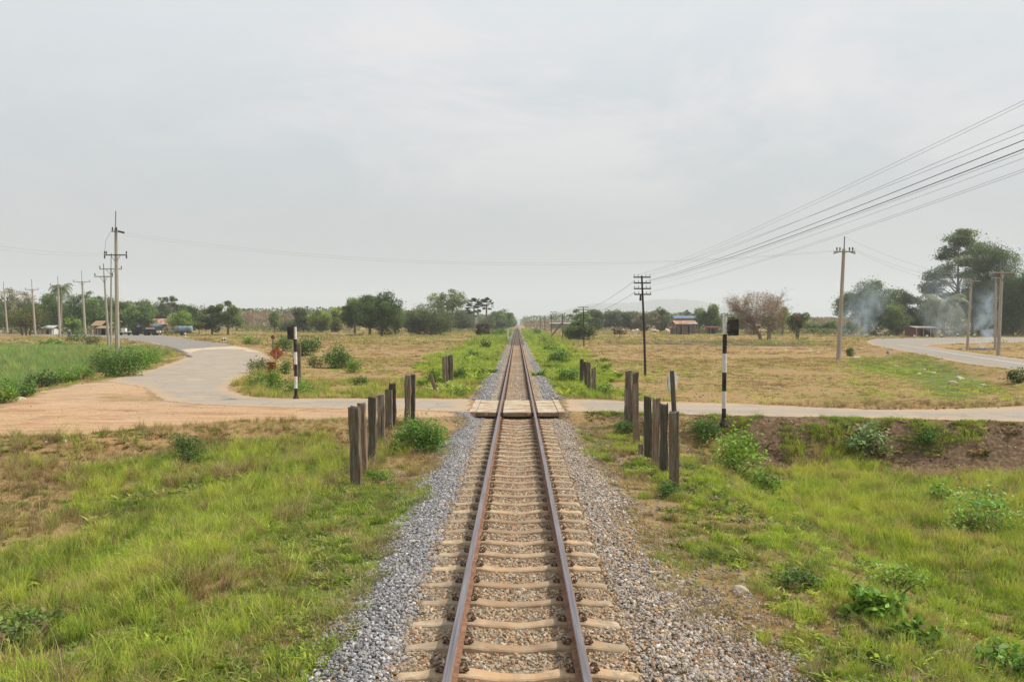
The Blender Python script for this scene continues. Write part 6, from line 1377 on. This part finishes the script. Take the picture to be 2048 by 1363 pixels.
sh = skinned('shirt', [(0, 0, 1.0), (0, 0, 1.2), (0, 0, 1.40), (-.21, 0, 1.39), (-.25, .06, 1.2), (.21, 0, 1.39), (.25, -.06, 1.2)], [(0, 1), (1, 2), (2, 3), (3, 4), (2, 5), (5, 6)], [.18, .17, .17, .085, .075, .085, .075], M['shirt'], root)
skinned('trousers', [(0, 0, .95), (-.09, 0, .88), (-.10, -.11, .48), (-.10, -.18, .12), (.09, 0, .88), (.10, .11, .48), (.10, .18, .12)], [(0, 1), (1, 2), (2, 3), (0, 4), (4, 5), (5, 6)], [.17, .125, .09, .075, .125, .09, .075], M['trousers'], root)
skinned('hair', [(0, .02, 1.64), (0, .02, 1.76)], [(0, 1)], [.105, .10], M['hair'], root)

# smouldering heap
p = G(1966, 699); rg = np.random.default_rng(2); mb = MB()
for i in range(60):
    a, b = rg.normal(0, 1.3), rg.normal(0, .5); s = rg.uniform(.1, .32); mb.box((a, b, s * .3), (s * 1.6, s, s * .7), rg.uniform(0, 3))
o = mb.build('ash_heap', M['ash']); o.location = p; tag(o, 'smoking grey ash heap on the verge beside the pole pair', 'ash heap')
p = G(1400, 690)

# ------------------------------------------------------------------ smoke and haze
def smoke(px, py0, py1, Y, wpx, dens, label, drift=0.0, wtop=1.8, freq=1.0):
    a = PY(px, py0, Y); b = PY(px + drift, py1, Y); h = b.z - a.z; w = wpx * Y / F; mb = MB(); n = 14; vs = []; segs = 8
    for i in range(segs + 1):
        f = i / segs; r = w * .5 * (.55 + (wtop - .55) * f) * (1 if 0 < i < segs else .6)
        for j in range(n): vs.append((a.x + (b.x - a.x) * f + r * math.cos(6.283 * j / n), Y + r * .7 * math.sin(6.283 * j / n), a.z + .05 + h * f))
    fs = [(i * n + j, i * n + (j + 1) % n, (i + 1) * n + (j + 1) % n, (i + 1) * n + j) for i in range(segs) for j in range(n)] + [tuple(range(n))[::-1], tuple(segs * n + j for j in range(n))]
    mb.add(vs, fs); m, t, o_ = new_mat('smoke_%d' % px); pv = t.nodes.new('ShaderNodeVolumePrincipled'); pv.inputs['Color'].default_value = (.72, .87, 1.0, 1); pv.inputs['Anisotropy'].default_value = .35
    tcn = t.nodes.new('ShaderNodeTexCoord'); s = t.nodes.new('ShaderNodeSeparateXYZ'); L(t, tcn.outputs['Generated'], s.inputs[0])
    nz = noise(t, tcn.outputs['Object'], .30 * freq, 5, .6, 1.2)
    # fade towards the hull: radial falloff about the rising axis
    ax = math_(t, 'SUBTRACT', s.outputs[0], math_(t, 'ADD', .5 - .5 * 0, math_(t, 'MULTIPLY', math_(t, 'SUBTRACT', s.outputs[2], .5), (b.x - a.x) / max(1e-3, (w * wtop + abs(b.x - a.x))))))
    ay = math_(t, 'SUBTRACT', s.outputs[1], .5); rr = math_(t, 'SQRT', math_(t, 'ADD', math_(t, 'MULTIPLY', ax, ax), math_(t, 'MULTIPLY', ay, ay)))
    fall = ramp(t, rr, [(0.02, 1.0), (0.34, 0.0)]).outputs[0]; zf = ramp(t, s.outputs[2], [(0.0, 1.0), (.15, .8), (.75, .35), (1.0, 0.0)]).outputs[0]
    nn = ramp(t, nz.outputs['Fac'], [(.40, 0.0), (.66, 1.0)]).outputs[0]
    d = math_(t, 'MULTIPLY', math_(t, 'MULTIPLY', fall, zf), math_(t, 'MULTIPLY', nn, dens)); L(t, d, pv.inputs['Density']); L(t, pv.outputs[0], o_.inputs['Volume'])
    o = mb.build('smoke', m); tag(o, label, kind='stuff')
smoke(1712, 678, 560, 190, 90, .5, 'blue smoke rising before the largest rounded tree', 20)
smoke(1966, 699, 560, 100, 42, 1.5, 'thin white and blue smoke from the ash heap', 10, 2.2, 1.6)
smoke(1905, 680, 520, 168, 150, .14, 'faint smoke drifting before the tall feathery tree', -20, 1.6)
hz = MB(); hz.box((0, 3400, 120), (15000, 7200, 250)); m, t, o_ = new_mat('haze'); pv = t.nodes.new('ShaderNodeVolumePrincipled'); pv.inputs['Color'].default_value = (.80, .88, .97, 1); pv.inputs['Density'].default_value = .00030; pv.inputs['Anisotropy'].default_value = 0.1
L(t, pv.outputs[0], o_.inputs['Volume']); o = hz.build('haze', m); tag(o, kind='stuff')
